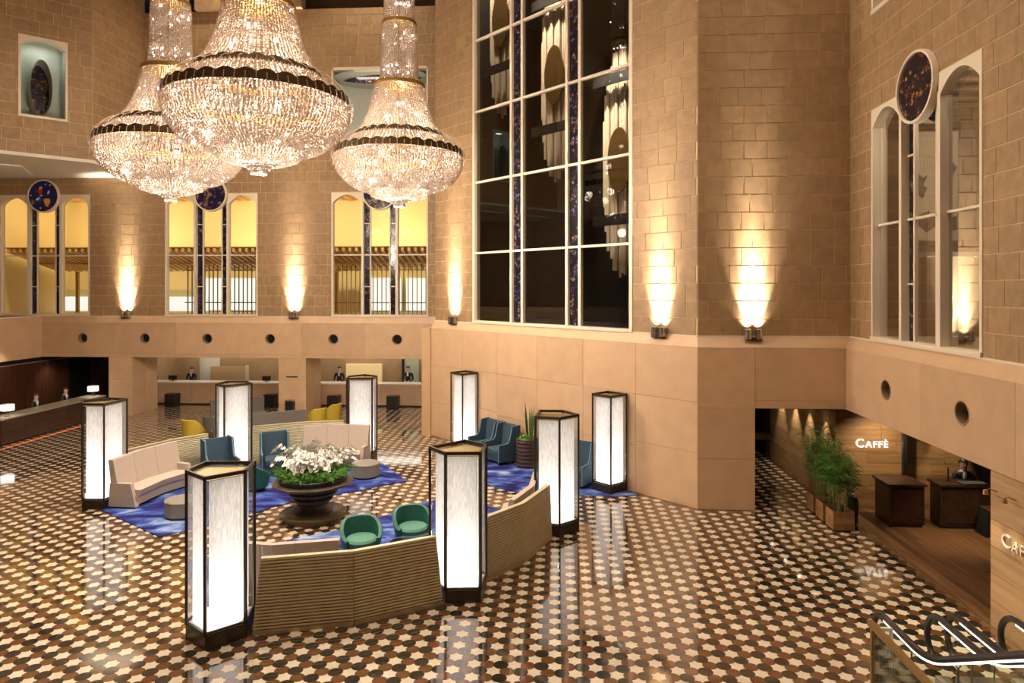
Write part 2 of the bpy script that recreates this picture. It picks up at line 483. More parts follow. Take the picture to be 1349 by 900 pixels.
def holed_panel(wf, parent, a0, a1, z0, z1, ac, zc, r, label=None, gap=.005):
    """stone panel with a round opening, and the dark vent sleeve set into it"""
    a0 += gap / 2; a1 -= gap / 2; z0 += gap / 2; z1 -= gap / 2
    angs = sorted([2 * PI * i / 32 for i in range(32)] + [math.atan2(z - zc, a - ac) % (2 * PI) for a in (a0, a1) for z in (z0, z1)])
    inn, outp, back = [], [], []
    for t in angs:
        c, s = math.cos(t), math.sin(t)
        k = min([((a1 if c > 0 else a0) - ac) / c if abs(c) > 1e-9 else 1e9, ((z1 if s > 0 else z0) - zc) / s if abs(s) > 1e-9 else 1e9])
        inn.append(wf.pt(ac + r * c, 0, zc + r * s)); outp.append(wf.pt(ac + k * c, 0, zc + k * s)); back.append(wf.pt(ac + k * c, -.012, zc + k * s))
    n = len(angs); m = MB()
    m.add(inn + outp + back, [(i, n + i, n + (i + 1) % n, (i + 1) % n) for i in range(n)] + [(n + i, 2 * n + i, 2 * n + (i + 1) % n, n + (i + 1) % n) for i in range(n)])
    m.build('stone_panel', stone, parent)
    v = MB(); N = 32; ring = []
    prof = [(r, -.2), (r, .004), (r + .018, .012), (r + .03, .004), (r + .03, -.008)]
    for (rr, oo) in prof:
        for i in range(N):
            t = 2 * PI * i / N; ring.append(wf.pt(ac + rr * math.cos(t), oo, zc + rr * math.sin(t)))
    fs = [(j * N + i, j * N + (i + 1) % N, (j + 1) * N + (i + 1) % N, (j + 1) * N + i) for j in range(len(prof) - 1) for i in range(N)]
    v.add(ring, fs)
    t = thing('round_vent', label, 'vent', group='round openings along the stone beam')
    v.build('sleeve', mat('vent_sleeve', (.30, .20, .11), .5), t, True)
    d = MB(); d.add([wf.pt(ac + r * math.cos(2 * PI * i / N), -.19, zc + r * math.sin(2 * PI * i / N)) for i in range(N)], [tuple(range(N))])
    d.build('opening_shade', dark_void, t)  # black disc stands for the shade deep inside the opening

ZL0, ZL1, ZO = 3.97, 4.23, 2.49      # chamfer foot, ledge, head of the openings
ZT = 17.2                            # top of the block walls
A = (-4.57, 24.96); B = (3.48, 16.96)
wf_back = WF((-26, 28.2), (-4.43, 28.2), (0, -1))
wf_diag = WF((-4.43, 25.11), (3.52, 17.16), (-1, -1))
wf_front = WF((3.52, 17.16), (7.2, 17.16), (0, -1))
wf_right = WF((7.2, 17.16), (7.2, -5), (-1, 0))
wf_ldiag = WF((-26.2, 16.23), (-17.53, 24.9), (1, -1))
wf_lret = WF((-17.53, 24.9), (-17.53, 28.2), (1, 0))

BW = [(-24.05, -19.97), (-16.62, -12.56), (-9.38, -5.28)]
WZ0, WZ1 = 4.27, 9.45
def hx(x): return x + 26
holes_b = [(hx(a), hx(b), WZ0, WZ1) for a, b in BW] + [(hx(-16.62), hx(-12.56), 11.62, 14.7), (hx(-9.38), hx(-5.28), 11.62, 14.7)]
wb = wall_body('wall_back', wf_back, 0, 21.57, ZL1, ZT, holes_b, 'tan block wall with tall yellow-lit windows at the far end')
lay_blocks(wf_back, wb, 1.6, 21.57, ZL1, ZT, holes_b, seed=2)

DWA, DWB = 2.27, 9.22
holes_d = [(DWA, DWB, ZL1 + .02, 20.4)]
wd = wall_body('wall_diagonal', wf_diag, 0, wf_diag.L, ZL1, 21.0, holes_d, 'tan block wall set at an angle around the tall black window')
lay_blocks(wf_diag, wd, 0, wf_diag.L, ZL1, 21.0, holes_d, seed=3)

wfr = wall_body('wall_front_return', wf_front, 0, 3.68, ZL1, 21.0, [], 'narrow tan block wall above the dark passage')
lay_blocks(wf_front, wfr, 0, 3.68, ZL1, 21.0, [], seed=4)

holes_r = [(17.16 - 16.02, 17.16 - 11.98, 4.25, 9.45), (17.16 - 16.02, 17.16 - 11.98, 11.62, 14.7)]
wr = wall_body('wall_right', wf_right, 0, wf_right.L, ZL1, 21.0, holes_r, 'tan block wall with the arched three-light window and dark roundel')
lay_blocks(wf_right, wr, 0, 12.5, ZL1, 21.0, holes_r, seed=5)

LDW = wf_ldiag.L
lw0, lw1 = LDW - (2.83 - .53), LDW - (2.83 - 2.03)
holes_l = [(lw0, lw1, 11.6, 14.55)]
wl = wall_body('wall_left_diagonal', wf_ldiag, 0, LDW, 10.3, 21.0, holes_l, 'angled tan block wall overhanging the gallery, with one small arched window')
lay_blocks(wf_ldiag, wl, LDW - 6, LDW, 10.3, 21.0, holes_l, seed=6)
wl2 = wall_body('wall_left_return', wf_lret, 0, 3.3, 10.3, 21.0, [], 'short block return beside the arched niche window')
lay_blocks(wf_lret, wl2, 0, 3.3, 10.3, 21.0, [], seed=8)

# far recess above the back wall, ceiling, unseen sides of the hall
m = MB(); m.box(-17.5, -4.4, 30.2, 30.4, 17.0, 21.2); m.box(-17.5, -4.4, 28.2, 30.2, 17.0, ZT)
struct('wall_clerestory', m, mat('dark_plaster', (.10, .065, .035), .8), 'dark recessed clerestory band above the block wall')
for i, (x0, x1) in enumerate([(-17.5, -15.3), (-10.55, -4.4)]): pass
m = MB(); m.box(-15.2, -10.6, 27.95, 28.5, ZT, 21.0)
struct('wall_pier', m, block, 'block pier between the dark clerestory openings')
m = MB(); m.box(-28, 15, -7, 36, 21.0, 21.3)
ceil = struct('ceiling', m, mat('ceiling_plaster', (.55, .43, .29), .8), 'high plaster ceiling of the hall')
m = MB(); m.box(-28, 8, -6.4, -6.1, 0, 21)
struct('wall_front', m, block, 'tan wall behind the mezzanine')
m = MB(); m.box(-27.0, -26.7, -6.1, 28.2, 4.2, 21)
struct('wall_left', m, block, 'tan wall along the upper left gallery')

# soffit of the overhang and gallery floor at left
m = MB(); m.prism([(-27, 15.4), (-26.2, 16.2), (-17.53, 24.9), (-17.53, 28.2), (-27, 28.2)], 10.18, 10.3)
struct('ceiling_soffit', m, white_p, 'white soffit under the overhanging wall')
m = MB(); m.prism([(-26.9, 18.9), (-20.6, 25.2), (-21.9, 27.4), (-26.9, 27.4)], 10.12, 10.18)
struct('trim_1', m, mat('soffit_white', (.88, .86, .80), .5), 'raised white panel on the soffit')
m = MB(); m.box(-27, -22.15, -6.1, 28.2, 4.0, 4.23)
struct('floor_gallery', m, mat('gallery_floor', (.3, .2, .12), .6), 'gallery floor behind the left ledge')

# ---- lower stone walls
base_st = mat('stone_joint', (.47, .29, .15), .6)
wfl_b = WF((-21.95, 28.0), (-4.45, 28.0), (0, -1))
m = MB()
vx = [-20.15, -17.39, -14.66, -11.94, -9.24, -6.54]
for r_ in rect_minus([(0, 17.5, ZO, ZL0)], [(x + 21.95 - .21, x + 21.95 + .21, 3.09, 3.51) for x in vx]): wfl_b.hexa(m, r_[0], r_[1], -.9, -.012, r_[2], r_[3])
for x0, x1, dp in [(-19.0, -17.964, 1.85), (-11.58, -10.424, 1.85), (-5.18, -4.45, 1.85)]:
    wfl_b.hexa(m, x0 + 21.95, x1 + 21.95, -dp, -.012, 0, ZO)
lb = struct('wall_back_lower', m, base_st, 'smooth honey stone beam and piers over the reception openings')
edges = [-21.95] + [(vx[i] + vx[i + 1]) / 2 for i in range(5)] + [-4.45]
vlab = ['round dark vent above the dark reception desk, at the end of the beam', 'round dark vent over the stone pier by the desk lamp',
        'round dark vent over the reception counter with the curved white screen', 'round dark vent over the pier with the waste bin',
        'round dark vent over the reception counter with the gold panel', 'round dark vent nearest the tall black window']
for i, x in enumerate(vx):
    holed_panel(wfl_b, lb, edges[i] + 21.95, edges[i + 1] + 21.95, ZO + .16, ZL0, x + 21.95, 3.3, .19, vlab[i])
    stone_panels(wfl_b, lb, [(edges[i] + 21.95, edges[i + 1] + 21.95, ZO, ZO + .16)])
for x0, x1 in [(-19.0, -17.95), (-11.58, -10.41), (-5.18, -4.45)]:
    stone_panels(wfl_b, lb, [(x0 + 21.95, x1 + 21.95, z0, z1) for z0, z1 in ((0, .62), (.62, 1.55), (1.55, ZO))])
# jambs facing the camera's right
for xj in (-17.95, -10.41):
    wj = WF((xj, 28.0), (xj, 29.85), (1, 0))
    stone_panels(wj, lb, [(0, .93, 0, ZO), (.93, 1.85, 0, ZO)])

wfl_d = WF(A, B, (-1, -1))
m = MB(); wfl_d.hexa(m, 0, wfl_d.L, -.35, -.012, 0, ZL0)
m.box(-4.9, -4.57, 24.9, 28.0, 0, ZL0)
ld = struct('wall_diagonal_lower', m, base_st, 'smooth honey stone wall below the tall black window')
n_ = 6
for i in range(n_):
    a0, a1 = wfl_d.L * i / n_, wfl_d.L * (i + 1) / n_
    off = .12 if i % 2 else 0
    stone_panels(wfl_d, ld, [(a0, a1, z0, z1) for z0, z1 in ((0, 1.25 + off), (1.25 + off, 2.62), (2.62, ZL0))])
wfl_f = WF(B, (7.0, 16.96), (0, -1))
m = MB(); wfl_f.hexa(m, 0, 1.38, -.6, -.012, 0, ZO); wfl_f.hexa(m, 0, 3.52, -.6, -.012, ZO, ZL0)
lf = struct('wall_front_lower', m, base_st, 'smooth stone pier and lintel around the dark passage')
stone_panels(wfl_f, lf, [(0, 1.38, 0, 1.25), (0, 1.38, 1.25, ZO), (0, 1.38, ZO, ZL0), (1.38, 3.52, ZO, ZO + .2), (1.38, 3.52, ZO + .2, ZL0)])
wfl_r = WF((7.0, 16.96), (7.0, -5.0), (-1, 0))
m = MB(); 
for r_ in rect_minus([(0, wfl_r.L, ZO, ZL0)], [(a - .21, a + .21, 3.05, 3.47) for a in (2.01, 4.72)]): wfl_r.hexa(m, r_[0], r_[1], -.62, -.012, r_[2], r_[3])
lr = struct('wall_right_lower', m, base_st, 'smooth stone beam above the cafe opening')
for i, ac in enumerate((2.01, 4.72)):
    e0 = (0, 3.365)[i]; e1 = (3.365, 6.08)[i]
    holed_panel(wfl_r, lr, e0, e1, ZO, ZL0, ac, 3.26, .19, ('round dark vent in the beam beside the cafe passage corner', 'round dark vent in the beam above the cafe counter')[i])
stone_panels(wfl_r, lr, [(6.08 + 2.72 * i, 8.8 + 2.72 * i, ZO, ZL0) for i in range(5)])
# left beam
wfl_l = WF((-21.95, -6.0), (-21.95, 28.0), (1, 0))
m = MB(); wfl_l.hexa(m, 0, 34, -.5, -.012, ZO, ZL0)
ll = struct('wall_left_lower', m, base_st, 'stone beam over the dark wood reception desk')
stone_panels(wfl_l, ll, [(34 - 2.72 * (i + 1), 34 - 2.72 * i, ZO, ZL0) for i in range(6)])

# ---- sloping ledges
def ledge(name, lo, up, label):
    m = MB(); n = len(lo)
    vs = [(x, y, ZL0) for x, y in lo] + [(x, y, ZL1) for x, y in up]
    m.add(vs, [(i, i + 1, n + i + 1, n + i) for i in range(n - 1)])
    b = [(x, y, ZL1 + .035) for x, y in up]
    o = struct(name, m, stone, label)
    for i in range(n - 1):       # thin light bead where the blocks start
        k = MB(); p, q = Vector(up[i]), Vector(up[i + 1]); d = (q - p).normalized(); nn = Vector((d.y, -d.x)) * .02
        k.hexa([(p.x, p.y, ZL1 - .02), (q.x, q.y, ZL1 - .02), (q.x + nn.x, q.y + nn.y, ZL1 - .02), (p.x + nn.x, p.y + nn.y, ZL1 - .02),
                (p.x, p.y, ZL1 + .018), (q.x, q.y, ZL1 + .018), (q.x + nn.x, q.y + nn.y, ZL1 + .018), (p.x + nn.x, p.y + nn.y, ZL1 + .018)])
        k.build('bead', cream, o)
    return o
ledge('trim_2', [(-21.95, -6), (-21.95, 28.0), (-4.45, 28.0)], [(-22.15, -6), (-22.15, 28.2), (-4.45, 28.2)], 'sloping stone ledge along the far wall')
ledge('trim_3', [A, B, (7.0, 16.96), (7.0, -5)], [(-4.43, 25.11), (3.52, 17.16), (7.2, 17.16), (7.2, -5)], 'sloping stone ledge under the tall black window and the arched window')

# ------------------------------------------------------------------ floor
struct('floor', MB().box(-29, 7.0, -6.2, 34, -.25, -.003), t_grout, 'polished floor of cream stars, green and russet discs')
FLOOR = bpy.data.objects['floor']
S_ = .334
def tile_shapes(K):
    a = S_ / math.sqrt(3); rg, rb, tip, gap = .1075, .1035, .125, .0020
    def ray_circle(th, c, r):      # distance from the origin to a circle along th
        d = Vector((math.cos(th), math.sin(th))); t = d.dot(c); h2 = c.length_squared - t * t
        if h2 >= r * r or t < 0: return 9.
        return t - math.sqrt(r * r - h2)
    G = [Vector((a * math.cos(math.radians(k)), a * math.sin(math.radians(k)))) for k in (60, 180, 300)]
    Bc = [Vector((a * math.cos(math.radians(k)), a * math.sin(math.radians(k)))) for k in (0, 120, 240)]
    star = []
    for i in range(K * 2):
        th = 2 * PI * i / (K * 2) + PI / 6
        r = min([ray_circle(th, c, rg + gap) for c in G] + [ray_circle(th, c, rb + gap) for c in Bc] + [tip])
        star.append((r * math.cos(th), r * math.sin(th)))
    green = [(rg * math.cos(2 * PI * i / K), rg * math.sin(2 * PI * i / K)) for i in range(K)]
    Gb = [Vector((a * math.cos(math.radians(k)), a * math.sin(math.radians(k)))) for k in (0, 120, 240, 60, 180, 300)]
    # greens around a brown disc lie opposite to brown around green
    Gn = [Vector((a * math.cos(math.radians(k)), a * math.sin(math.radians(k)))) for k in (0, 120, 240)]
    brown = []
    for i in range(K):
        th = 2 * PI * i / K
        r = min([rb] + [ray_circle(th, c, rg + gap) for c in Gn])
        brown.append((r * math.cos(th), r * math.sin(th)))
    return a, star, green, brown
W0 = (0.286, 10.62)     # centre of one cream star
tiles = []
a_ = S_ / math.sqrt(3)
for i in range(-110, 40):
    for j in range(-22, 90):
        x = W0[0] + i * S_ * math.sqrt(3) / 2; y = W0[1] + j * S_ + (S_ / 2 if i % 2 else 0)
        for kind, (dx, dy) in enumerate([(0, 0), (a_ * math.cos(PI / 3), a_ * math.sin(PI / 3)), (a_, 0)]):
            X, Y = x + dx, y + dy
            if not (-23 < X < 6.9 and 4.0 < Y < 30.8): continue
            if (X < 3.48 and X + Y > 20.3 and X > -4.6) or (3.48 <= X < 4.8 and Y > 16.9) or Y > 25.8 and X > 4.8: continue
            u, v, d = project(X, Y, 0)
            if not (-260 < u < 1600 and v < 1700): continue
            tiles.append((X, Y, kind, d, -5 < u < 1354 and v < 897))
TM = [t_white, t_green, t_brown]
a_, st1, gr1, br1 = tile_shapes(18)
NEAR = []
for kind, shp in enumerate((st1, gr1, br1)):
    m = MB(); n = len(shp); lo = [(x * 1.006, y * 1.006) for x, y in shp]
    m.add([(x, y, 0) for x, y in shp] + [(x, y, -.003) for x, y in lo], [tuple(range(n))] + [(i, n + i, n + (i + 1) % n, (i + 1) % n) for i in range(n)])
    NEAR.append(m.mesh('floor_tile', TM[kind]))
vis = sorted([t for t in tiles if t[4] and not (t[0] > 3.9 and t[1] < 9.9)], key=lambda t: t[3])[:300]
vset = set((t[0], t[1], t[2]) for t in vis)
for X, Y, kind, d, f in vis:
    link('floor_tile', NEAR[kind], FLOOR, loc=(X, Y, 0))
a_, st2, gr2, br2 = tile_shapes(9)
_, _, gr2, _ = tile_shapes(14); br2 = tile_shapes(12)[3]
V = []; LO = []; LT = []; MI = []; nv = 0
for X, Y, kind, d, f in tiles:
    if (X, Y, kind) in vset: continue
    shp = (st2, gr2, br2)[kind]; n = len(shp)
    V.append(np.array([(X + px, Y + py, 0.) for px, py in shp])); LT.append(n); MI.append(kind); nv += n
V = np.concatenate(V)
me = bpy.data.meshes.new('floor_tiles')
me.vertices.add(nv); me.vertices.foreach_set('co', V.ravel())
me.loops.add(nv); me.loops.foreach_set('vertex_index', np.arange(nv))
me.polygons.add(len(LT)); me.polygons.foreach_set('loop_start', np.concatenate([[0], np.cumsum(LT)[:-1]])); me.polygons.foreach_set('loop_total', LT)
for t_ in TM: me.materials.append(t_)
me.polygons.foreach_set('material_index', MI)
me.update(); me.validate()
link('floor_tiles', me, FLOOR, kind='stuff')

# ------------------------------------------------------------------ windows
ST_A = stained_mat('stained_deep_blue', [(.02, .03, .20), (.02, .02, .10), (.10, .02, .03), (.25, .18, .05), (.05, .06, .22), (.02, .03, .12)], 7, (.012, .014, .10), .60)
ST_B = stained_mat('stained_violet_gold', [(.03, .02, .10), (.30, .22, .03), (.02, .02, .06), (.20, .14, .03), (.12, .03, .06), (.20, .18, .14)], 11, (.015, .010, .045), .50)
ST_C = stained_mat('stained_dark_red', [(.015, .012, .03), (.18, .03, .02), (.02, .02, .05), (.28, .18, .03), (.015, .015, .03), (.05, .02, .03)], 19, (.010, .009, .016), .53)
ST_S = stained_mat('stained_strip', [(.02, .02, .08), (.012, .012, .03), (.20, .16, .08), (.10, .02, .02), (.015, .015, .04), (.05, .05, .16)], 16, (.010, .009, .014), .54)

def quad_pane(wf, name, parent, a0, a1, z0, z1, out, material, th=.012):
    m = MB(); wf.hexa(m, a0, a1, out - th, out, z0, z1); return m.build(name, material, parent)
def arch_head(wf, m, a0, a1, zs, zc, zt, o0, o1, n=12):
    """white spandrel over a segmental arch"""
    pts = [(a0 + (a1 - a0) * i / n, zs + (zc - zs) * math.sqrt(max(0, 1 - (2 * i / n - 1) ** 2)) if False else zs + (zc - zs) * (1 - (2 * i / n - 1) ** 2)) for i in range(n + 1)]
    for i in range(n):
        (p, zp), (q, zq) = pts[i], pts[i + 1]
        m.hexa([wf.pt(p, o0, zp), wf.pt(q, o0, zq), wf.pt(q, o1, zq), wf.pt(p, o1, zp), wf.pt(p, o0, zt), wf.pt(q, o0, zt), wf.pt(q, o1, zt), wf.pt(p, o1, zt)])
def ring_disc(wf, parent, ac, zc, r, material, rim_m, out=.03, sx=1.0, rim=.055, name='roundel'):
    N = 40; m = MB(); vs = []
    prof = [(r, out + .06), (r - rim * .1, out + .09), (r - rim, out + .09), (r - rim, out + .03)]
    for rr, oo in [(r, -.05)] + prof:
        for i in range(N):
            t = 2 * PI * i / N; vs.append(wf.pt(ac + rr * sx * math.cos(t), oo, zc + rr * math.sin(t)))
    m.add(vs, [(j * N + i, j * N + (i + 1) % N, (j + 1) * N + (i + 1) % N, (j + 1) * N + i) for j in range(4) for i in range(N)])
    o = m.build(name, rim_m, parent, True)
    d = MB(); rr = r - rim * .8
    d.add([wf.pt(ac + rr * sx * math.cos(2 * PI * i / N), out + .05, zc + rr * math.sin(2 * PI * i / N)) for i in range(N)], [tuple(range(N))])
    d.build('stained_disc', material, o)
    return o
def tri_window(num, wf, a0, w_, st_disc, label):
    z0, z1 = WZ0, WZ1; F = MB(); D0, D1 = -.20, .025; GP = -.14
    p1, p2 = a0 + 1.31 * w_ / 4.06, a0 + w_ - 1.31 * w_ / 4.06
    wf.hexa(F, a0, a0 + .07, D0, D1, z0, z1); wf.hexa(F, a0 + w_ - .07, a0 + w_, D0, D1, z0, z1)
    wf.hexa(F, p1 - .05, p1 + .05, D0, D1, z0, z1); wf.hexa(F, p2 - .05, p2 + .05, D0, D1, z0, z1)
    wf.hexa(F, a0, a0 + w_, D0, D1 + .03, z0 - .03, z0 + .05)
    wf.hexa(F, p1, p2, D0, D1, z1 - .35, z1)
    arch_head(wf, F, a0 + .07, p1 - .05, z1 - .42, z1 - .09, z1, D0, D1)
    arch_head(wf, F, p2 + .05, a0 + w_ - .07, z1 - .42, z1 - .09, z1, D0, D1)
    fr = struct('window_%d' % num, F, cream, label)
    m1, m2 = p1 + .05 + .26, p2 - .05 - .26
    M = MB()
    for q in (m1, m2): wf.hexa(M, q - .025, q + .025, GP - .03, GP + .04, z0 + .05, z1 - .3)
    for q0, q1 in ((a0 + .07, p1 - .05), (p1 + .05, p2 - .05), (p2 + .05, a0 + w_ - .07)): wf.hexa(M, q0, q1, GP - .03, GP + .04, 6.81, 6.86)
    for zz in (8.15, 5.5):
        for q0, q1 in ((p1 + .05, m1), (m2, p2 - .05)): wf.hexa(M, q0, q1, GP - .03, GP + .04, zz - .02, zz + .02)
    M.build('glazing_bars', cream, fr)
    for q0, q1 in ((a0 + .07, p1 - .05), (m1 + .025, m2 - .025), (p2 + .05, a0 + w_ - .07)):
        for zz0, zz1 in ((z0 + .05, 6.81), (6.86, z1 - .02)): quad_pane(wf, 'pane', fr, q0, q1, zz0, zz1, GP, clear_glass)
    for q0, q1 in ((p1 + .05, m1 - .025), (m2 + .025, p2 - .05)):
        for zz0, zz1 in ((z0 + .05, 5.48), (5.52, 6.81), (6.86, 8.13), (8.17, z1 - .3)): quad_pane(wf, 'stained_pane', fr, q0, q1, zz0, zz1, GP, ST_S)
    ro = ring_disc(wf, fr, a0 + w_ / 2, 9.40, .715, st_disc, cream)
    return fr, ro
f1, ro1 = tri_window(1, wf_back, hx(-24.05), 4.08, ST_A, 'three-light window under the bright blue roundel')
tri_window(2, wf_back, hx(-16.62), 4.06, ST_B, 'three-light window under the violet and gold roundel, between two uplights')
tri_window(3, wf_back, hx(-9.38), 4.10, ST_B, 'three-light window beside the angled wall, its roundel half hidden by a chandelier')
tri_window(4, wf_right, 17.16 - 16.02, 4.04, ST_C, 'three-light window in the right wall under the dark red roundel')
# bright glass pieces on the blue roundel
def blob(wf, parent, ac, zc, pts, material, out=.088):
    m = MB(); n = len(pts)
    m.add([wf.pt(ac + x, out, zc + y) for x, y in pts] + [wf.pt(ac + x, out - .01, zc + y) for x, y in pts], [tuple(range(n))] + [(i, n + i, n + (i + 1) % n, (i + 1) % n) for i in range(n)])
    m.build('glass_piece', material, parent)
cr_, cz_ = hx(-22.01), 9.40
gR = mat('glass_red', (.55, .03, .03), .2); gY = mat('glass_yellow', (.80, .42, .06), .2); gW = mat('glass_white', (.65, .62, .68), .2); gO = mat('glass_orange', (.70, .40, .10), .2)
blob(wf_back, ro1, cr_, cz_, [(-.22, .12), (-.1, .08), (-.03, .2), (-.06, .32), (-.16, .36), (-.24, .26)], gR)
blob(wf_back, ro1, cr_, cz_, [(-.2, .3), (-.14, .28), (-.04, .36), (-.08, .42), (-.16, .4)], gO, .092)
blob(wf_back, ro1, cr_, cz_, [(.02, -.18), (.1, -.1), (.28, -.12), (.32, -.24), (.2, -.46), (.1, -.42)], gY)
blob(wf_back, ro1, cr_, cz_, [(-.34, -.14), (-.24, -.06), (-.14, -.08), (-.2, -.14), (-.3, -.2)], gW)
blob(wf_back, ro1, cr_, cz_, [(.18, .12), (.22, .22), (.3, .24), (.27, .14), (.2, .06)], gW)
blob(wf_back, ro1, cr_, cz_, [(-.18, .02), (-.08, .06), (-.02, .04), (-.1, -.01)], gW)
for bx_, bz_ in ((.3, .46), (-.56, .03), (-.12, -.52), (.1, .5)): blob(wf_back, ro1, cr_, cz_, [(bx_ - .04, bz_), (bx_, bz_ - .03), (bx_ + .04, bz_ + .01), (bx_, bz_ + .05)], gW)

# upper windows, each with a dark oval of glass
def oval_window(num, wf, a0, a1, z0, z1, oval, label, flat=False):
    F = MB(); D0, D1 = -.30, .02
    wf.hexa(F, a0, a0 + .07, D0, D1, z0, z1); wf.hexa(F, a1 - .07, a1, D0, D1, z0, z1); wf.hexa(F, a0, a1, D0, D1 + .02, z0, z0 + .09)
    if flat: wf.hexa(F, a0, a1, D0, D1, z1 - .1, z1)
    else: arch_head(wf, F, a0 + .07, a1 - .07, z1 - .34, z1 - .08, z1, D0, D1)
    fr = struct('window_%d' % num, F, cream, label)
    B_ = MB(); wf.hexa(B_, a0, a1, -1.15, -1.1, z0, z1); wf.hexa(B_, a0, a0 + .02, -1.1, -.3, z0, z1); wf.hexa(B_, a1 - .02, a1, -1.1, -.3, z0, z1)
    wf.hexa(B_, a0, a1, -1.1, -.3, z1, z1 + .02); wf.hexa(B_, a0, a1, -1.1, -.3, z0 - .02, z0)
    B_.build('niche', mat('niche_sage', (.50, .52, .44), .6), fr)
    ac, zc, ra, rz_ = oval
    ring_disc(wf, fr, ac, zc, rz_, ST_C, mat('sage_rim', (.42, .44, .38), .5), out=-.9, sx=ra / rz_, rim=.02, name='oval_glass')
    return fr
wl_mid = (lw0 + lw1) / 2
oval_window(5, wf_ldiag, lw0, lw1, 11.6, 14.55, (wl_mid - .05, 12.75, .33, 1.02), 'small arched window with an upright dark oval in the angled wall')
o6 = oval_window(6, wf_back, hx(-9.38), hx(-5.28), 11.62, 14.7, (hx(-7.33), 14.34, 1.95, .32), 'upper window with a wide dark oval behind the chandeliers', True)
oval_window(7, wf_back, hx(-16.62), hx(-12.56), 11.62, 14.7, (hx(-14.6), 14.2, 1.9, .36), 'upper window hidden behind the front chandelier')
oval_window(8, wf_right, 17.16 - 16.02, 17.16 - 11.98, 11.62, 14.7, (3.2, 14.0, 1.5, .36), 'upper window high in the right wall')
light('AREA', 'niche_light', wf_back.pt(hx(-7.33), -.7, 14.55), 40, WARM2, size=2.5, sizey=.3, aim=wf_back.pt(hx(-7.33), -.8, 11))
light('AREA', 'niche_light', wf_ldiag.pt(wl_mid, -.6, 14.5), 7, (.85, 1, .92), size=.7, sizey=.3, aim=wf_ldiag.pt(wl_mid, -.8, 11))

# the tall black window
F = MB(); D0, D1 = -.22, .03; z0, z1 = ZL1, 20.4
for a in (DWA + .05, DWB - .05): wf_diag.hexa(F, a - .055, a + .055, D0, D1, z0, z1)
wf_diag.hexa(F, DWA, DWB, D0, D1 + .02, z0, z0 + .08)
tw = struct('window_9', F, cream, 'tall black gridded window in the angled wall')
M = MB(); V4 = [4.25, 4.78, 6.75, 7.27]
for a in V4: wf_diag.hexa(M, a - .05, a + .05, -.12, .01, z0, z1)
HZ = [6.63, 9.06, 11.49, 13.95, 16.4]
cells = [(DWA + .1, V4[0] - .05), (V4[0] + .05, V4[1] - .05), (V4[1] + .05, V4[2] - .05), (V4[2] + .05, V4[3] - .05), (V4[3] + .05, DWB - .1)]
for zz in HZ: 
    for c0, c1 in cells: wf_diag.hexa(M, c0, c1, -.12, .0, zz - .035, zz + .035)
M.build('glazing_bars', cream, tw)
zz = [z0 + .08] + HZ + [z1]
for k, (c0, c1) in enumerate(cells):
    for i in range(len(zz) - 1):
        quad_pane(wf_diag, 'stained_pane' if k in (1, 3) else 'pane', tw, c0, c1, zz[i] + .03, zz[i + 1] - .03, -.08, ST_S if k in (1, 3) else dark_glass)
# shaft behind it, its darkness put into the near-black walls
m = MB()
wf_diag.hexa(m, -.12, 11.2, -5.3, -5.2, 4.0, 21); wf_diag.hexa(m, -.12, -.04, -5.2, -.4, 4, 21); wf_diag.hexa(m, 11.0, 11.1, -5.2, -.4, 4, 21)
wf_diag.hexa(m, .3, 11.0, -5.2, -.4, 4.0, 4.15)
struct('wall_shaft', m, dark_void, 'shaft behind the tall window, walls coloured black to stand for darkness')
# hanging tube sculptures in the shaft
tube_m = mat('cream_tube', (.80, .66, .50), .4)
def tube_sculpture(loc, label):
    t = thing('tube_sculpture', label, 'sculpture', loc, wf_diag.rz(), 'hanging tube sculptures behind the black window')
    H = 3.75; W = .86; n = 14
    for i in range(n):
        x = -W + 2 * W * (i + .5) / n; h = H * math.sqrt(1 - (x / W) ** 2) * (1 - .04 * (i % 2))
        y = -.12 * math.sqrt(1 - (x / W) ** 2) - .03 * (i % 3)
        MB().tube([(x, y, -h), (x, y, h)], .058, 8).build('tube', tube_m, t, True)
    e = MB(); N = 28
    e.add([(.46 * math.cos(2 * PI * i / N), -.30, 1.05 * math.sin(2 * PI * i / N)) for i in range(N)] + [(.46 * math.cos(2 * PI * i / N), -.26, 1.05 * math.sin(2 * PI * i / N)) for i in range(N)],
          [tuple(range(N)), tuple(reversed(range(N, 2 * N)))] + [(i, (i + 1) % N, N + (i + 1) % N, N + i) for i in range(N)])
    e.build('oval_plate', mat('antique_brass', (.20, .115, .035), .4, metal=.6), t)
    MB().tube([(0, 0, H), (0, 0, 20.98 - loc[2])], .012, 5).build('cable', black_m, t)
    for dz in (-1.9, 2.6): MB().box(-.95, .95, -.46, -.40, dz - .17, dz + .17).build('crossbar', dark_void, t)
    return t
def cam_pt(u, v, d):
    xc = (u - 674.5) * d / 900
    return (xc * _c - d * _s, d * _c + xc * _s, HC + (380.7 - v) * d / 900)
TS = [(2.23, 22.12, 9.5), (.157, 24.2, 12.9), (-1.9, 26.26, 15.7)]
TL = ['tube sculpture hanging lowest behind the black glass, nearest the wall uplight', 'tube sculpture hanging behind the middle bay of the black glass', 'tube sculpture hanging highest, behind the narrow bay of the black glass']
for p, lb_ in zip(TS, TL):
    tube_sculpture(p, lb_)
    q = Vector(p) + Vector((-.9, -.9, 0)) * 1.2
    light('SPOT', 'sculpture_fill', (q.x, q.y, min(p[2] + 5, 20.6)), 9000, WARM2, size=.1, aim=p, spot=50, blend=.8)  # unseen spot added in the shaft so the tubes look lit

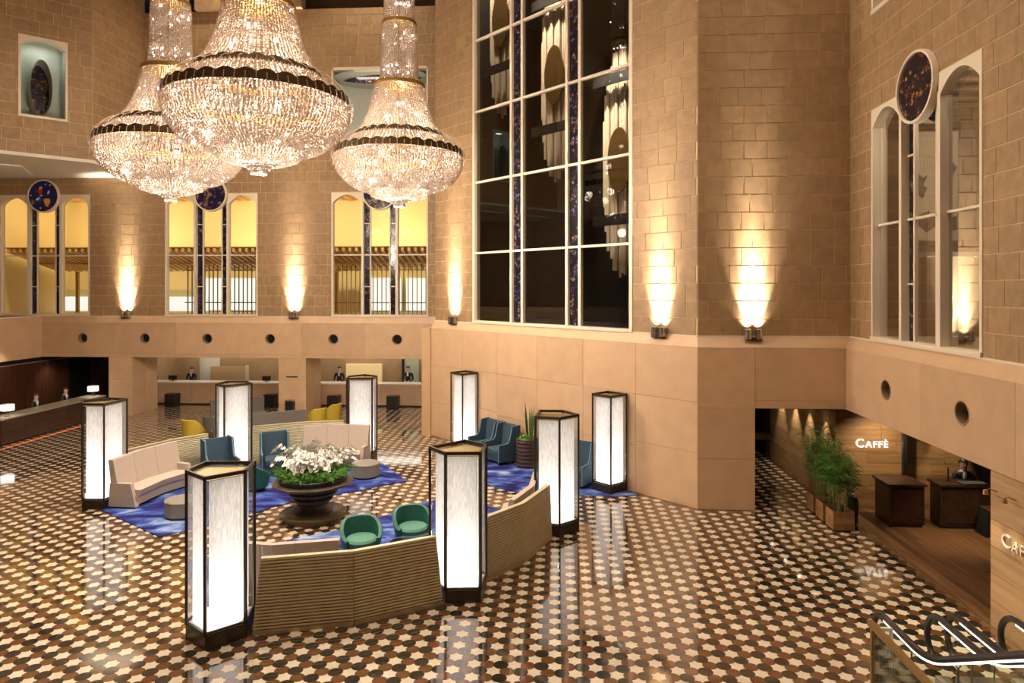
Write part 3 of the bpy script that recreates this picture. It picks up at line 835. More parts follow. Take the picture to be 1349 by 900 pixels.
# ------------------------------------------------------------------ rooms seen through the windows
gy = mat('gallery_yellow', (.80, .66, .32), .7)
m = MB(); m.box(-26, -3, 35.0, 35.2, 4, 10.6); m.box(-26, -3, 28.6, 35, 10.3, 10.5); m.box(-26, -3, 28.6, 35, 4.0, 4.2)
m.box(-3.2, -3, 28.5, 35, 4, 10.5); m.box(-26.2, -26, 28.5, 35, 4, 10.5)
struct('wall_upper_lounge', m, gy, 'yellow upper lounge seen through the far windows')
m = MB()
for i in range(74):
    x = -25.5 + i * .30
    m.hexa([(x, 30.3, 7.10), (x + .12, 30.3, 7.10), (x + .12, 33.6, 6.28), (x, 33.6, 6.28), (x, 30.3, 7.26), (x + .12, 30.3, 7.26), (x + .12, 33.6, 6.44), (x, 33.6, 6.44)])
cn = thing('slatted_canopy', 'slatted timber canopy inside the yellow upper lounge', 'canopy')
m.build('slat', mat('canopy_timber', (.80, .50, .20), .5), cn, kind='stuff')
k = MB(); k.hexa([(-25.6, 30.3, 7.30), (-3.4, 30.3, 7.30), (-3.4, 33.6, 6.48), (-25.6, 33.6, 6.48), (-25.6, 30.3, 7.33), (-3.4, 30.3, 7.33), (-3.4, 33.6, 6.51), (-25.6, 33.6, 6.51)]); k.build('deck', mat('canopy_fascia', (.50, .30, .10), .5), cn)
MB().box(-25.6, -3.4, 31.9, 32.0, 6.60, 6.66).build('cross_bar', MATS['canopy_fascia'], cn)
for x in (-24.5, -18, -11, -4): MB().box(x, x + .15, 33.5, 33.62, 4.2, 6.3).build('post', mat('canopy_fascia'), cn)
m = MB()
for i in range(62): 
    x = -17.2 + i * .205
    m.box(x, x + .032, 31.0, 31.06, 4.2, 6.5)
sc_ = thing('bar_screen', 'screen of thin dark vertical bars in the upper lounge', 'screen')
m.build('bar', mat('bar_bronze', (.17, .13, .06), .4, metal=.5), sc_, kind='stuff')
for zz_ in (4.75, 6.25): MB().box(-17.3, -4.6, 30.96, 31.0, zz_, zz_ + .04).build('rail', MATS['bar_bronze'], sc_)
for x0, x1, lb_ in ((-18.2, -15.6, 'longest glowing white lightbox behind the window with the violet roundel'), (-15.3, -13.1, 'shorter glowing white lightbox behind the window with the violet roundel'), (-9.9, -7.9, 'shorter glowing white lightbox behind the window next to the angled wall'), (-7.6, -5.4, 'glowing white lightbox in the lounge corner next to the angled wall')):
    lp = thing('wall_lightbox', lb_, 'lightbox', group='glowing panels in the upper lounge')
    MB().box(x0, x1, 34.6, 34.7, 4.3, 5.95).build('diffuser', emit_mat('panel_glow', (1, .96, .82), 1.25), lp)
    MB().box(x0 - .05, x1 + .05, 34.7, 34.76, 4.25, 6.0).build('frame', cream, lp)
MB().box(-25.9, -18, 34.4, 34.5, 4.25, 5.0).build('light_bench', emit_mat('bench_glow', (1, .95, .85), 1.1), label='low glowing bench behind the window under the blue roundel', cat='light bench')
for i, (x, z_) in enumerate(((-23.8, 7.0), (-21.5, 6.6), (-20.9, 6.1), (-20.4, 7.2))):
    pl_ = thing('floor_candle', ('slim dark post standing alone in the lounge, apart from the other three posts', 'slim dark post in the middle light of the window under the blue roundel', 'shortest slim dark post in the lounge under the blue roundel', 'tallest slim dark post in the lounge, next to the stone uplight wall')[i], 'post', (x, 31.5, 4.2), group='slim posts in the upper lounge')
    MB().tube([(0, 0, 0), (0, 0, z_ - 4.2)], .05, 6).build('shaft', MATS['bar_bronze'], pl_); MB().lathe([(.16, 0), (.16, .04), (.05, .06)], n=12).build('foot', MATS['bar_bronze'], pl_)
m = MB()
for i in range(44): 
    x = -25.6 + i * .5
    m.box(x, x + .18, 28.8, 34.8, 10.0, 10.22)
cs = thing('ceiling_slats', 'timber slats under the ceiling of the upper lounge', 'slats'); m.build('slat', MATS['canopy_timber'], cs, kind='stuff')
MB().box(-25.8, -3.3, 31.4, 31.6, 10.2, 10.3).build('carrier', MATS['canopy_timber'], cs)
for x in (-22, -14.5, -7.3):
    light('AREA', 'lounge_fill', (x, 29.6, 9.8), 240, (1, .84, .54), size=5, sizey=.6, aim=(x, 34.5, 7.8))  # hidden area lamps added to light the lounge
    light('AREA', 'lounge_fill', (x, 33.6, 7.25), 70, (1, .84, .54), size=5, sizey=.3, aim=(x, 34.6, 10))

# room behind the right window
tan_w = mat('right_room_tan', (.42, .30, .17), .7)
m = MB(); m.box(12.0, 12.2, 6, 22, 4, 10.6); m.box(7.45, 12, 21.8, 22, 4, 10.6); m.box(7.45, 12, 6, 22, 10.3, 10.5); m.box(7.45, 12, 6, 22, 4.0, 4.2); m.box(7.45, 12, 6, 6.2, 4, 10.4)
struct('wall_side_room', m, tan_w, 'tan room behind the arched window in the right wall')
m = MB(); m.box(7.55, 10.5, 14.4, 14.6, 4.2, 6.05); lwl = struct('wall_side_room_low', m, tan_w, 'low wall behind the arched window, lit by the added uplight')
MB().box(7.55, 10.6, 14.3, 14.7, 6.05, 6.15).build('cap', cream, lwl)
ap = thing('brush_painting', 'tall white panel with black brush figures behind the arched window', 'painting')
MB().box(8.6, 9.95, 17.55, 17.62, 6.6, 9.3).build('panel', mat('panel_white', (.62, .50, .36), .6), ap)
MB().box(9.95, 10.35, 17.5, 17.64, 6.6, 9.35).build('edge_board', mat('panel_edge', (.03, .025, .02), .6), ap)
for (px, pz, pts) in [(9.0, 7.95, [(-.16, -.3), (0, -.22), (.1, -.3), (.2, -.05), (.1, .02), (.22, .28), (.1, .2), (-.02, .32), (-.1, .12), (-.02, -.02), (-.14, -.1)]),
                      (9.1, 7.1, [(-.4, -.22), (-.1, -.12), (.1, -.3), (.36, -.1), (.3, .14), (.12, .05), (.16, .24), (-.1, .12), (-.36, .16), (-.2, 0)]),
                      (9.75, 8.1, [(-.12, -.5), (.05, -.3), (.0, 0), (.16, .3), (.02, .5), (-.06, .1), (-.16, -.1)]), (9.8, 7.0, [(-.1, -.2), (.12, -.12), (.1, .2), (-.08, .14)])]:
    b_ = MB(); n = len(pts); b_.add([(px + x, 17.53, pz + z) for x, z in pts] + [(px + x, 17.55, pz + z) for x, z in pts], [tuple(range(n))] + [(i, (i + 1) % n, n + (i + 1) % n, n + i) for i in range(n)])
    b_.build('brush_figure', black_m, ap)
m = MB()
for i in range(20): m.box(7.6, 12, 6.5 + i * .75, 6.7 + i * .75, 9.95, 10.25)
cs2 = thing('ceiling_beams', 'dark ceiling beams of the room behind the arched window', 'beams'); m.build('beam', mat('beam_tan', (.24, .165, .09), .6), cs2, kind='stuff')
MB().box(9.7, 9.9, 6.3, 21.7, 10.22, 10.3).build('carrier', MATS['beam_tan'], cs2)
light('AREA', 'side_room_fill', (9.7, 13.0, 9.7), 190, WARM, size=3, sizey=.5, aim=(9.7, 17, 7.5))  # unseen area lamp added to bring out the room and painting

# ------------------------------------------------------------------ chandeliers
def beads_mesh(name, layers, size, material):
    """layers: (profile [(r,z)..], strands, spacing, phase, wobble)"""
    oct_v = np.array([(1, 0, 0), (-1, 0, 0), (0, 1, 0), (0, -1, 0), (0, 0, 1.35), (0, 0, -1.35)], float)
    oct_f = np.array([(0, 2, 4), (2, 1, 4), (1, 3, 4), (3, 0, 4), (2, 0, 5), (1, 2, 5), (3, 1, 5), (0, 3, 5)])
    C = []; Sz = []
    for prof, ns, spc, ph, wob in layers:
        p = np.array(prof); seg = np.hypot(*np.diff(p, axis=0).T); cum = np.concatenate([[0], np.cumsum(seg)])
        nb = max(2, int(cum[-1] / spc)); tt = (np.arange(nb) + .5) / nb * cum[-1]
        r = np.interp(tt, cum, p[:, 0]); z = np.interp(tt, cum, p[:, 1])
        for k in range(ns):
            th = 2 * PI * (k + ph) / ns
            jit = rng.normal(0, wob, (nb, 3))
            C.append(np.stack([r * math.cos(th), r * math.sin(th), z], 1) + jit); Sz.append(size * rng.uniform(.75, 1.2, nb))
    C = np.concatenate(C); Sz = np.concatenate(Sz); n = len(C)
    V = (C[:, None, :] + oct_v[None] * Sz[:, None, None]).reshape(-1, 3)
    Fc = (oct_f[None] + (np.arange(n) * 6)[:, None, None]).reshape(-1, 3)
    me = bpy.data.meshes.new(name)
    me.vertices.add(len(V)); me.vertices.foreach_set('co', V.ravel())
    me.loops.add(Fc.size); me.loops.foreach_set('vertex_index', Fc.ravel())
    me.polygons.add(len(Fc)); me.polygons.foreach_set('loop_start', np.arange(len(Fc)) * 3); me.polygons.foreach_set('loop_total', np.full(len(Fc), 3))
    me.materials.append(material); me.update(); me.validate()
    return me
R_ = 1.72
def sc_p(pr): return [(r * R_, z * R_) for r, z in pr]
bowl = [(1.0, -.02), (.995, -.14), (.95, -.28), (.85, -.41), (.70, -.51), (.52, -.57)]
bowl2 = [(.53, -.50), (.51, -.57), (.42, -.65), (.28, -.695), (.16, -.71)]
skirt = [(.99, .05), (.86, .14), (.72, .26)]
upper = [(.68, .31), (.57, .45), (.49, .62), (.44, .80), (.40, .98), (.385, 1.08)]
CM = {}
CM['bowl_strands'] = beads_mesh('bowl_strands', [(sc_p(bowl), 130, .05, 0, .006), (sc_p([(r * .93, z * .92) for r, z in bowl]), 90, .07, .5, .012)], .0265, crystal)
CM['lower_tier_strands'] = beads_mesh('lower_tier_strands', [(sc_p(bowl2), 80, .045, 0, .005), (sc_p([(.17, -.57), (.17, -.735)]), 44, .035, 0, .002), (sc_p([(.085, -.62), (.085, -.82)]), 26, .034, 0, .002), (sc_p([(.12, -.6), (.12, -.77)]), 26, .04, 0, .002)], .024, crystal)
CM['shoulder_strands'] = beads_mesh('shoulder_strands', [(sc_p(skirt), 110, .055, 0, .006), (sc_p([(.95, .02), (.80, .10), (.70, .2)]), 60, .08, .5, .02)], .0265, crystal)
CM['upper_strands'] = beads_mesh('upper_strands', [(sc_p(upper), 84, .052, 0, .005), (sc_p([(r * .85, z) for r, z in upper]), 46, .08, .5, .015)], .0265, crystal)
CM['column_strands'] = beads_mesh('column_strands', [(sc_p([(.30, 1.10), (.275, 1.6), (.26, 2.06)]), 56, .05, 0, .004), (sc_p([(.235, 2.1), (.22, 3.1)]), 44, .055, 0, .004), (sc_p([(.21, 3.14), (.19, 4.3)]), 40, .07, 0, .004), (sc_p([(.2, 1.2), (.18, 3.1)]), 22, .09, .5, .02)], .0265, crystal)
CM['drop_fringe'] = beads_mesh('drop_fringe', [(sc_p([(1.035, .06), (1.04, -.12), (1.045, -.22 - .05 * (k % 3))]), 1, .042, k / 1.0 + .0, .006) for k in range(1)], .016, crystal)
fr_layers = []
for k in range(64):
    ln = .12 + .16 * ((k * 7) % 5) / 5
    fr_layers.append((k, ln))
def fringe():
    oct_l = []
    m = MB()
    for k, ln in fr_layers:
        th = 2 * PI * k / 64; c, s = math.cos(th), math.sin(th); r = 1.03 * R_
        n = int(ln * R_ / .04)
        for i in range(n):
            p = Vector((c * (r + .02 * math.sin(i * .7)), s * (r + .02 * math.sin(i * .7)), .03 * R_ - i * .042)); q = .013 if i < n - 1 else .024
            m.add([p + Vector(v) * q for v in ((1, 0, 0), (-1, 0, 0), (0, 1, 0), (0, -1, 0), (0, 0, 1.5), (0, 0, -1.7))], [(0, 2, 4), (2, 1, 4), (1, 3, 4), (3, 0, 4), (2, 0, 5), (1, 2, 5), (3, 1, 5), (0, 3, 5)])
        # little swag from band to upper band
        pts = [(c * R_ * (1.02 - .30 * t), s * R_ * (1.02 - .30 * t), R_ * (.05 + .25 * t) + .10 * math.sin(PI * t)) for t in np.linspace(0, 1, 5)]
        if k % 2 == 0: m.tube(pts, .008, 3)
    return m.mesh('drop_fringe', crystal)
CM['drop_fringe'] = fringe()
def crown_band(r, z, h, n, name, mm, taper=0.):
    m = MB(); N = n * 6; vs = []
    for i in range(N):
        t = 2 * PI * i / N; c, s = math.cos(t), math.sin(t); top = h * (.62 + .38 * abs(math.sin(n * t / 2)))
        for (rr, zz) in ((r, z - h * .35), (r - taper, z + top), (r - taper - .03, z + top), (r - .03, z - h * .35)): vs.append((rr * c, rr * s, zz))
    fs = []
    for i in range(N):
        j = (i + 1) % N
        for k in range(4): fs.append((4 * i + k, 4 * j + k, 4 * j + (k + 1) % 4, 4 * i + (k + 1) % 4))
    m.add(vs, fs); return m.mesh(name, mm)
gilt = mat('dark_gilt', (.075, .042, .014), .42, metal=.75)
gold = mat('gold_band', (.42, .25, .07), .35, metal=.8)
CM['crown_band'] = crown_band(1.01 * R_, 0, .15, 32, 'crown_band', gilt, .03)
CM['upper_crown_band'] = crown_band(.71 * R_, .275 * R_, .11, 24, 'upper_crown_band', gilt, .05)
def gring(r, z, h): return MB().lathe([(r - .04, z - h), (r, z - h), (r + .015, z), (r, z + h), (r - .04, z + h)], n=40)
g_ = MB()
for r, z, h in ((.40, 1.09, .035), (.265, 2.08, .035), (.225, 3.12, .035), (.2, 4.32, .04)):
    q = gring(r * R_, z * R_, h * R_); g_.add(q.v, q.f)
CM['gold_ring'] = None
bm = MB(); bulb_pts = []
for prof, n, k in ((bowl, 70, .965), (upper, 34, .94), (bowl2, 22, .93), (skirt, 24, .95)):
    p = np.array(sc_p(prof)); seg = np.hypot(*np.diff(p, axis=0).T); cum = np.concatenate([[0], np.cumsum(seg)])
    for i in range(n):
        t = rng.uniform(.06, .94) * cum[-1]; r = np.interp(t, cum, p[:, 0]) * k; z = np.interp(t, cum, p[:, 1]); th = rng.uniform(0, 2 * PI)
        bulb_pts.append((r * math.cos(th), r * math.sin(th), z))
for zz_ in (1.25, 1.35, 1.85, 1.95, 2.3, 2.9, 3.5, 4.0):
    for i in range(6):
        th = rng.uniform(0, 2 * PI); bulb_pts.append((.25 * R_ * math.cos(th), .25 * R_ * math.sin(th), zz_ * R_))
for i in range(12): bulb_pts.append((.13 * R_ * math.cos(i * PI / 6), .13 * R_ * math.sin(i * PI / 6), -.69 * R_))
for p in bulb_pts: bm.sphere(p, .030, 6, 4)
CM['bulbs'] = bm.mesh('bulbs', emit_mat('bulb_glow', (1.0, .93, .84), 16.))
stem_m = MB().tube([(0, -.1, .55 * R_), (0, -.1, 4.4 * R_)], .02, 8).mesh('stem', gold)
CH = [((-5.75, 12.96), 'crystal chandelier hanging in front of the other two, over the flower urn'), ((-4.23, 18.37), 'crystal chandelier hanging beside the tall black window'), ((-9.71, 16.72), 'crystal chandelier hanging beside the blue roundel window')]
CZ = 9.04
for (x, y), lab in CH:
    t = thing('chandelier', lab, 'chandelier', (x, y, CZ), 0, 'crystal chandeliers over the lounge')
    for k in ('bowl_strands', 'lower_tier_strands', 'shoulder_strands', 'upper_strands', 'column_strands', 'drop_fringe', 'bulbs'):
        link(k, CM[k], t, kind='stuff')
    link('crown_band', CM['crown_band'], t); link('upper_crown_band', CM['upper_crown_band'], t)
    for r, z, h in ((.40, 1.09, .03), (.268, 2.08, .028), (.228, 3.12, .028), (.2, 4.32, .03)): gring(r * R_, z * R_, h * R_).build('gold_ring', gold, t, True)
    link('stem', stem_m, t)
    MB().tube([(0, 0, 4.4 * R_), (0, 0, 20.98 - CZ)], .03, 6).build('suspension_rod', gold, t)
    # lamps: a bright cluster under the drum, small ones inside the strands
    light('POINT', 'chandelier_lamp', (0, 0, -.93 * R_), P_CHAND, WARM2, t, size=.16)
    for k in range(8):
        th = 2 * PI * (k + .5) / 8
        light('POINT', 'chandelier_lamp', (.76 * R_ * math.cos(th), .76 * R_ * math.sin(th), -.16 * R_), P_IN, CRYS, t, size=.12)
    for k in range(4):
        th = 2 * PI * (k + .5) / 4
        light('POINT', 'chandelier_lamp', (.42 * R_ * math.cos(th), .42 * R_ * math.sin(th), .42 * R_), P_IN * .55, CRYS, t, size=.10)
        light('POINT', 'chandelier_lamp', (.30 * R_ * math.cos(th), .30 * R_ * math.sin(th), -.52 * R_), P_IN * .5, CRYS, t, size=.08)
    for z_ in (.9, 1.35, 1.8, 2.4, 3.0):
        light('POINT', 'chandelier_lamp', (0, .02, z_ * R_), P_IN * .4, CRYS, t, size=.06)

# downlights added on the unseen ceiling as general light, an even grid
dl_m = MB().lathe([(.16, -.03), (.20, -.03), (.20, 0.0), (.16, 0.0)], n=20, cap=False).mesh('trim_ring', cream)
lens_m = MB().lathe([(0.001, -.012), (.16, -.012)], n=20, cap=False).mesh('lens', emit_mat('fill_downlight_lens', (1, .8, .55), 12.))
for ix in range(5):
    for iy in range(5):
        x, y = -20 + ix * 6.2, 1.5 + iy * 6.2
        if x + y > 19.3 and x > -4.4: continue
        if x > 5.5 or (x < -17 and y > 20): continue
        t = thing('downlight', 'added ceiling downlight for general light, out of view', 'downlight', (x, y, 21.0), group='added ceiling downlights')
        link('trim_ring', dl_m, t); link('lens', lens_m, t)
        light('SPOT', 'fill_downlight_lamp', (0, 0, -.1), 1500, WARM, t, size=.15, spot=95, blend=.9)

# ------------------------------------------------------------------ wall uplights
def uplight(p, n, lab, pk=1.):
    """p foot on the ledge, n away from the wall"""
    n = Vector(n).normalized(); t = thing('wall_uplight', lab, 'uplight', p, math.atan2(n.y, n.x) + PI / 2, 'twin uplights on the stone ledge')
    for sx in (-.13, .13):
        c = MB().lathe([(.075, 0), (.085, .02), (.085, .24), (.07, .25), (.068, .19), (.0, .18)], (sx, 0), n=16, cap=False)
        c.build('lamp_can', chrome, t, True)
        MB().lathe([(.0, .188), (.066, .188)], (sx, 0), n=14, cap=False).build('lens', emit_mat('uplight_lens', (1, .9, .72), 30.), t)
    MB().box(-.2, .2, -.03, .05, -.03, .04).build('bracket', bronze, t)
    for sx in (-.13, .13):
        for sp_, pw_, tl_ in ((100, .12, 16), (46, 4.0, 7), (19, 13., 3.6)):
            L = light('SPOT', 'uplight_lamp', (sx, .02, .25), P_UP * pk * pw_, (1, .93, .80), t, size=.03, spot=sp_, blend=1.0)
            L.rotation_euler = (PI - math.radians(tl_), 0, 0)
    return t
uplight((-18.30, 28.07, 4.17), (0, -1), 'twin uplight between the blue roundel window and the violet one')
uplight((-10.96, 28.07, 4.17), (0, -1), 'twin uplight between the two windows of the far wall near the chandeliers')
for a, lab in ((1.24, 'twin uplight on the angled wall, on the far side of the black window'), (10.15, 'twin uplight on the angled wall by its outer corner')):
    uplight(wf_diag.pt(a, .13, 4.17), wf_diag.n, lab)
uplight((4.85, 17.03, 4.17), (0, -1), 'twin uplight on the narrow wall above the passage')
uplight((8.15, 14.27, 4.2), (0, -1), 'added twin uplight behind the arched window, imitating a reflection in its glass', .3)  # lamp added behind the glass to stand for a reflected uplight
uplight((7.07, 9.2, 4.17), (-1, 0), 'twin uplight farther along the right wall')

# ------------------------------------------------------------------ lanterns
def lantern(x, y, nside, side, rot, lab, H=2.6):
    t = thing('floor_lantern', lab, 'lantern', (x, y, 0), rot, 'tall glowing floor lanterns')
    poly = [(0, -.56), (.47, -.16), (.41, .40), (-.41, .40), (-.47, -.16)] if nside == 5 else [(.467 * math.cos(PI / 2 * i), .467 * math.sin(PI / 2 * i)) for i in range(4)]
    def scl(k): return [(px * k, py * k) for px, py in poly]
    MB().prism(scl(.99), 0, .21).build('plinth', bronze, t)
    MB().prism(scl(.93), .21, .235).build('base_tray', mat('tray_white', (.75, .72, .68), .5), t)
    for (px, py) in poly: MB().obox((px * .965, py * .965), (px, py), (-py, px), .021, .021, .21, H - .0).build('post', bronze, t)
    for z0, z1, k0, k1 in ((H - .055, H, 1.0, .91), (.235, .265, 1.0, .94)):
        m = MB(); n = nside; o_, i_ = scl(k0), scl(k1)
        m.add([(a, b, z0) for a, b in o_] + [(a, b, z0) for a, b in i_] + [(a, b, z1) for a, b in o_] + [(a, b, z1) for a, b in i_],
              [(i, (i + 1) % n, 2 * n + (i + 1) % n, 2 * n + i) for i in range(n)] + [(n + (i + 1) % n, n + i, 3 * n + i, 3 * n + (i + 1) % n) for i in range(n)] +
              [(2 * n + i, 2 * n + (i + 1) % n, 3 * n + (i + 1) % n, 3 * n + i) for i in range(n)] + [(i, n + i, n + (i + 1) % n, (i + 1) % n) for i in range(n)])
        m.build('top_frame' if z1 == H else 'bottom_rail', bronze, t)
    MB().prism(scl(.92), H - .085, H - .075).build('lid', brass_lid, t)
    inn = scl(.80)
    for i in range(nside):
        p, q = Vector(inn[i]), Vector(inn[(i + 1) % nside]); d = (q - p) * .03
        p, q = p + d, q - d
        m = MB(); m.add([(p.x, p.y, .24), (q.x, q.y, .24), (q.x, q.y, H - .09), (p.x, p.y, H - .09)], [(0, 1, 2, 3)]); m.build('diffuser', lamp_fab, t)
        g = scl(.955); p, q = Vector(g[i]), Vector(g[(i + 1) % nside])
        m = MB(); m.add([(p.x, p.y, .275), (q.x, q.y, .275), (q.x, q.y, H - .07), (p.x, p.y, H - .07)], [(0, 1, 2, 3)]); m.build('glass_pane', clear_glass, t)
    for z_, p_ in ((.40, 10.), (.85, .55), (1.35, .25), (1.85, .19), (2.28, .19)):
        light('POINT', 'lantern_lamp', (0, 0, z_), P_LANT * p_, SOFTW, t, size=.09)
    return t
CEN = Vector((-5.68, 15.97))
def pent_rot(v0): return math.radians(v0)
LANT = [(-5.25, 10.42, 5, 'five-sided glowing lantern standing at the open end, beside the gold ribbed panel backing the sofa'),
        (-1.67, 12.07, 5, 'five-sided glowing lantern between two gold ribbed panels, nearest the green chairs'),
        (-.01, 15.41, 5, 'five-sided glowing lantern beyond the last gold ribbed panel, near the slate wing chairs'),
        (-11.36, 16.48, 5, 'five-sided glowing lantern at the end of the blush sofa, in front of the dark desk'),
        (-9.59, 19.85, 5, 'five-sided glowing lantern standing behind two slate wing chairs'),
        (-6.18, 21.56, 5, 'five-sided glowing lantern behind the end of the blush sofa, facing the reception'),
        (1.46, 18.46, 4, 'square glowing lantern on the rug edge by the corner of the angled wall'),
        (-3.05, 22.9, 4, 'square glowing lantern beside the pair of slate wing chairs')]
for x, y, n, lab in LANT:
    lantern(x, y, n, 0, (math.atan2(CEN.y - y, CEN.x - x) - PI / 2) if n == 5 else 0., lab)

# ------------------------------------------------------------------ rugs
def rug_mat():
    m = bpy.data.materials.new('blue_rug'); m.use_nodes = True
    nt = m.node_tree; b = nt.nodes['Principled BSDF']; N = nt.nodes.new; Lk = nt.links.new
    geo = N('ShaderNodeNewGeometry'); mp = N('ShaderNodeMapping'); mp.inputs['Scale'].default_value = (.9, 1.7, 1); mp.inputs['Rotation'].default_value = (0, 0, .6)
    n1 = N('ShaderNodeTexNoise'); n1.inputs['Scale'].default_value = 1.3; n1.inputs['Detail'].default_value = 7; n1.inputs['Distortion'].default_value = .9
    cr = N('ShaderNodeValToRGB'); el = cr.color_ramp.elements
    el[0].position = .34; el[0].color = (.012, .008, .055, 1); el[1].position = .70; el[1].color = (.30, .37, .56, 1)
    for p, c in ((.44, (.022, .022, .13)), (.52, (.035, .062, .25)), (.60, (.10, .155, .36))):
        e = el.new(p); e.color = (*c, 1)
    Lk(geo.outputs['Position'], mp.inputs[0]); Lk(mp.outputs[0], n1.inputs['Vector']); Lk(n1.outputs[0], cr.inputs[0]); Lk(cr.outputs[0], b.inputs['Base Color'])
    b.inputs['Roughness'].default_value = .95; b.inputs['Specular IOR Level'].default_value = .1
    return m
blue_rug = rug_mat()
def rug(poly, lab):
    m = MB(); m.prism(poly, .001, .016); return m.build('rug', blue_rug, None, label=lab, cat='rug')
rp1 = [(-11.15, 16.05), (-8.6, 14.35), (-8.1, 14.85), (-7.3, 15.95), (-6.67, 16.86), (-5.69, 17.59), (-4.15, 18.93), (-5.4, 20.95), (-6.6, 21.3), (-8.1, 20.95), (-9.3, 20.15), (-10.0, 19.2), (-10.6, 18.35), (-11.0, 17.2)]
rug(rp1, 'blue marbled rug under the two blush sofas in front of the reception')
rug([(2 * CEN.x - x, 2 * CEN.y - y) for x, y in rp1], 'blue marbled rug under the green tub chairs behind the gold panels')
rug([(-3.0, 22.2), (-2.35, 20.2), (-1.94, 18.8), (-1.22, 18.16), (.62, 17.95), (1.46, 17.85), (2.2, 18.0), (1.75, 18.55)], 'blue marbled rug along the angled wall under the square lantern')

# ------------------------------------------------------------------ ribbed partitions
def partition(pts, lab, outward):
    """two flat ribbed panels meeting at a kink, ends raked"""
    t = thing('ribbed_partition', lab, 'partition')
    H = 1.19; th = .07
    P = [Vector(p) for p in pts]
    for k in range(2):
        p, q = P[k], P[k + 1]; d = (q - p); L = d.length; d = d / L; n = Vector((d.y, -d.x))
        if n.dot((p + q) / 2 - CEN) < 0: n = -n
        rk0 = .13 if k == 0 else .0; rk1 = .13 if k == 1 else .0
        nr = 21; z0 = .07; m = MB(); core = MB()
        def ptw(a, o, z):
            r0 = rk0 * (z / H); r1 = rk1 * (z / H); aa = r0 + (L - r0 - r1) * a
            w_ = p + d * aa + n * o
            return (w_.x, w_.y, z)
        core.hexa([ptw(0, -th / 2 + .012, 0), ptw(1, -th / 2 + .012, 0), ptw(1, th / 2 - .012, 0), ptw(0, th / 2 - .012, 0), ptw(0, -th / 2 + .012, H - .03), ptw(1, -th / 2 + .012, H - .03), ptw(1, th / 2 - .012, H - .03), ptw(0, th / 2 - .012, H - .03)])
        panel = core.build('panel', gold_rib, t)
        seg = 5
        for side in (1, -1):
            m = MB()
            for i in range(nr):
                za = z0 + (H - .05 - z0) * i / nr; zb = z0 + (H - .05 - z0) * (i + 1) / nr; hh = zb - za
                prof = [(th / 2 - .012, za), (th / 2 + .010, za + hh * .2), (th / 2 + .014, za + hh * .5), (th / 2 + .006, za + hh * .8), (th / 2 - .012, zb)]
                for (o1, z1), (o2, z2) in zip(prof[:-1], prof[1:]):
                    m.add([ptw(0, o1 * side, z1), ptw(1, o1 * side, z1), ptw(1, o2 * side, z2), ptw(0, o2 * side, z2)], [(0, 1, 2, 3) if side > 0 else (3, 2, 1, 0)])
            m.build('rib_facing', gold_rib, panel)
        cap = MB(); cap.hexa([ptw(0, -th / 2 - .01, H - .035), ptw(1, -th / 2 - .01, H - .035), ptw(1, th / 2 + .01, H - .035), ptw(0, th / 2 + .01, H - .035), ptw(0, -th / 2 - .01, H), ptw(1, -th / 2 - .01, H), ptw(1, th / 2 + .01, H), ptw(0, th / 2 + .01, H)])
        cap.build('cap_rail', mat('pale_gold', (.62, .53, .36), .35, metal=.3), panel)
        sk = MB(); sk.hexa([ptw(.005, -th / 2 - .016, 0), ptw(.995, -th / 2 - .016, 0), ptw(.995, th / 2 + .016, 0), ptw(.005, th / 2 + .016, 0), ptw(.005, -th / 2 - .016, .07), ptw(.995, -th / 2 - .016, .07), ptw(.995, th / 2 + .016, .07), ptw(.005, th / 2 + .016, .07)])
        sk.build('skirting', mat('gold_skirting', (.40, .30, .17), .35, metal=.4), panel)
def r180(p): return (2 * CEN.x - p[0], 2 * CEN.y - p[1])
PF1 = [(-4.72, 10.40), (-3.24, 10.82), (-1.93, 11.62)]
PF2 = [(-1.33, 12.52), (-.64, 13.45), (-.10, 14.85)]
partition(PF1, 'two gold ribbed panels standing with their backs to the open floor, green chairs behind', 1)
partition(PF2, 'two gold ribbed panels turned away towards the angled wall', 1)
partition([r180(p) for p in PF1], 'two gold ribbed panels behind the blush sofa facing the flower urn', 1)
partition([r180(p) for p in PF2], 'two gold ribbed panels behind the long blush sofa nearest the dark desk', 1)

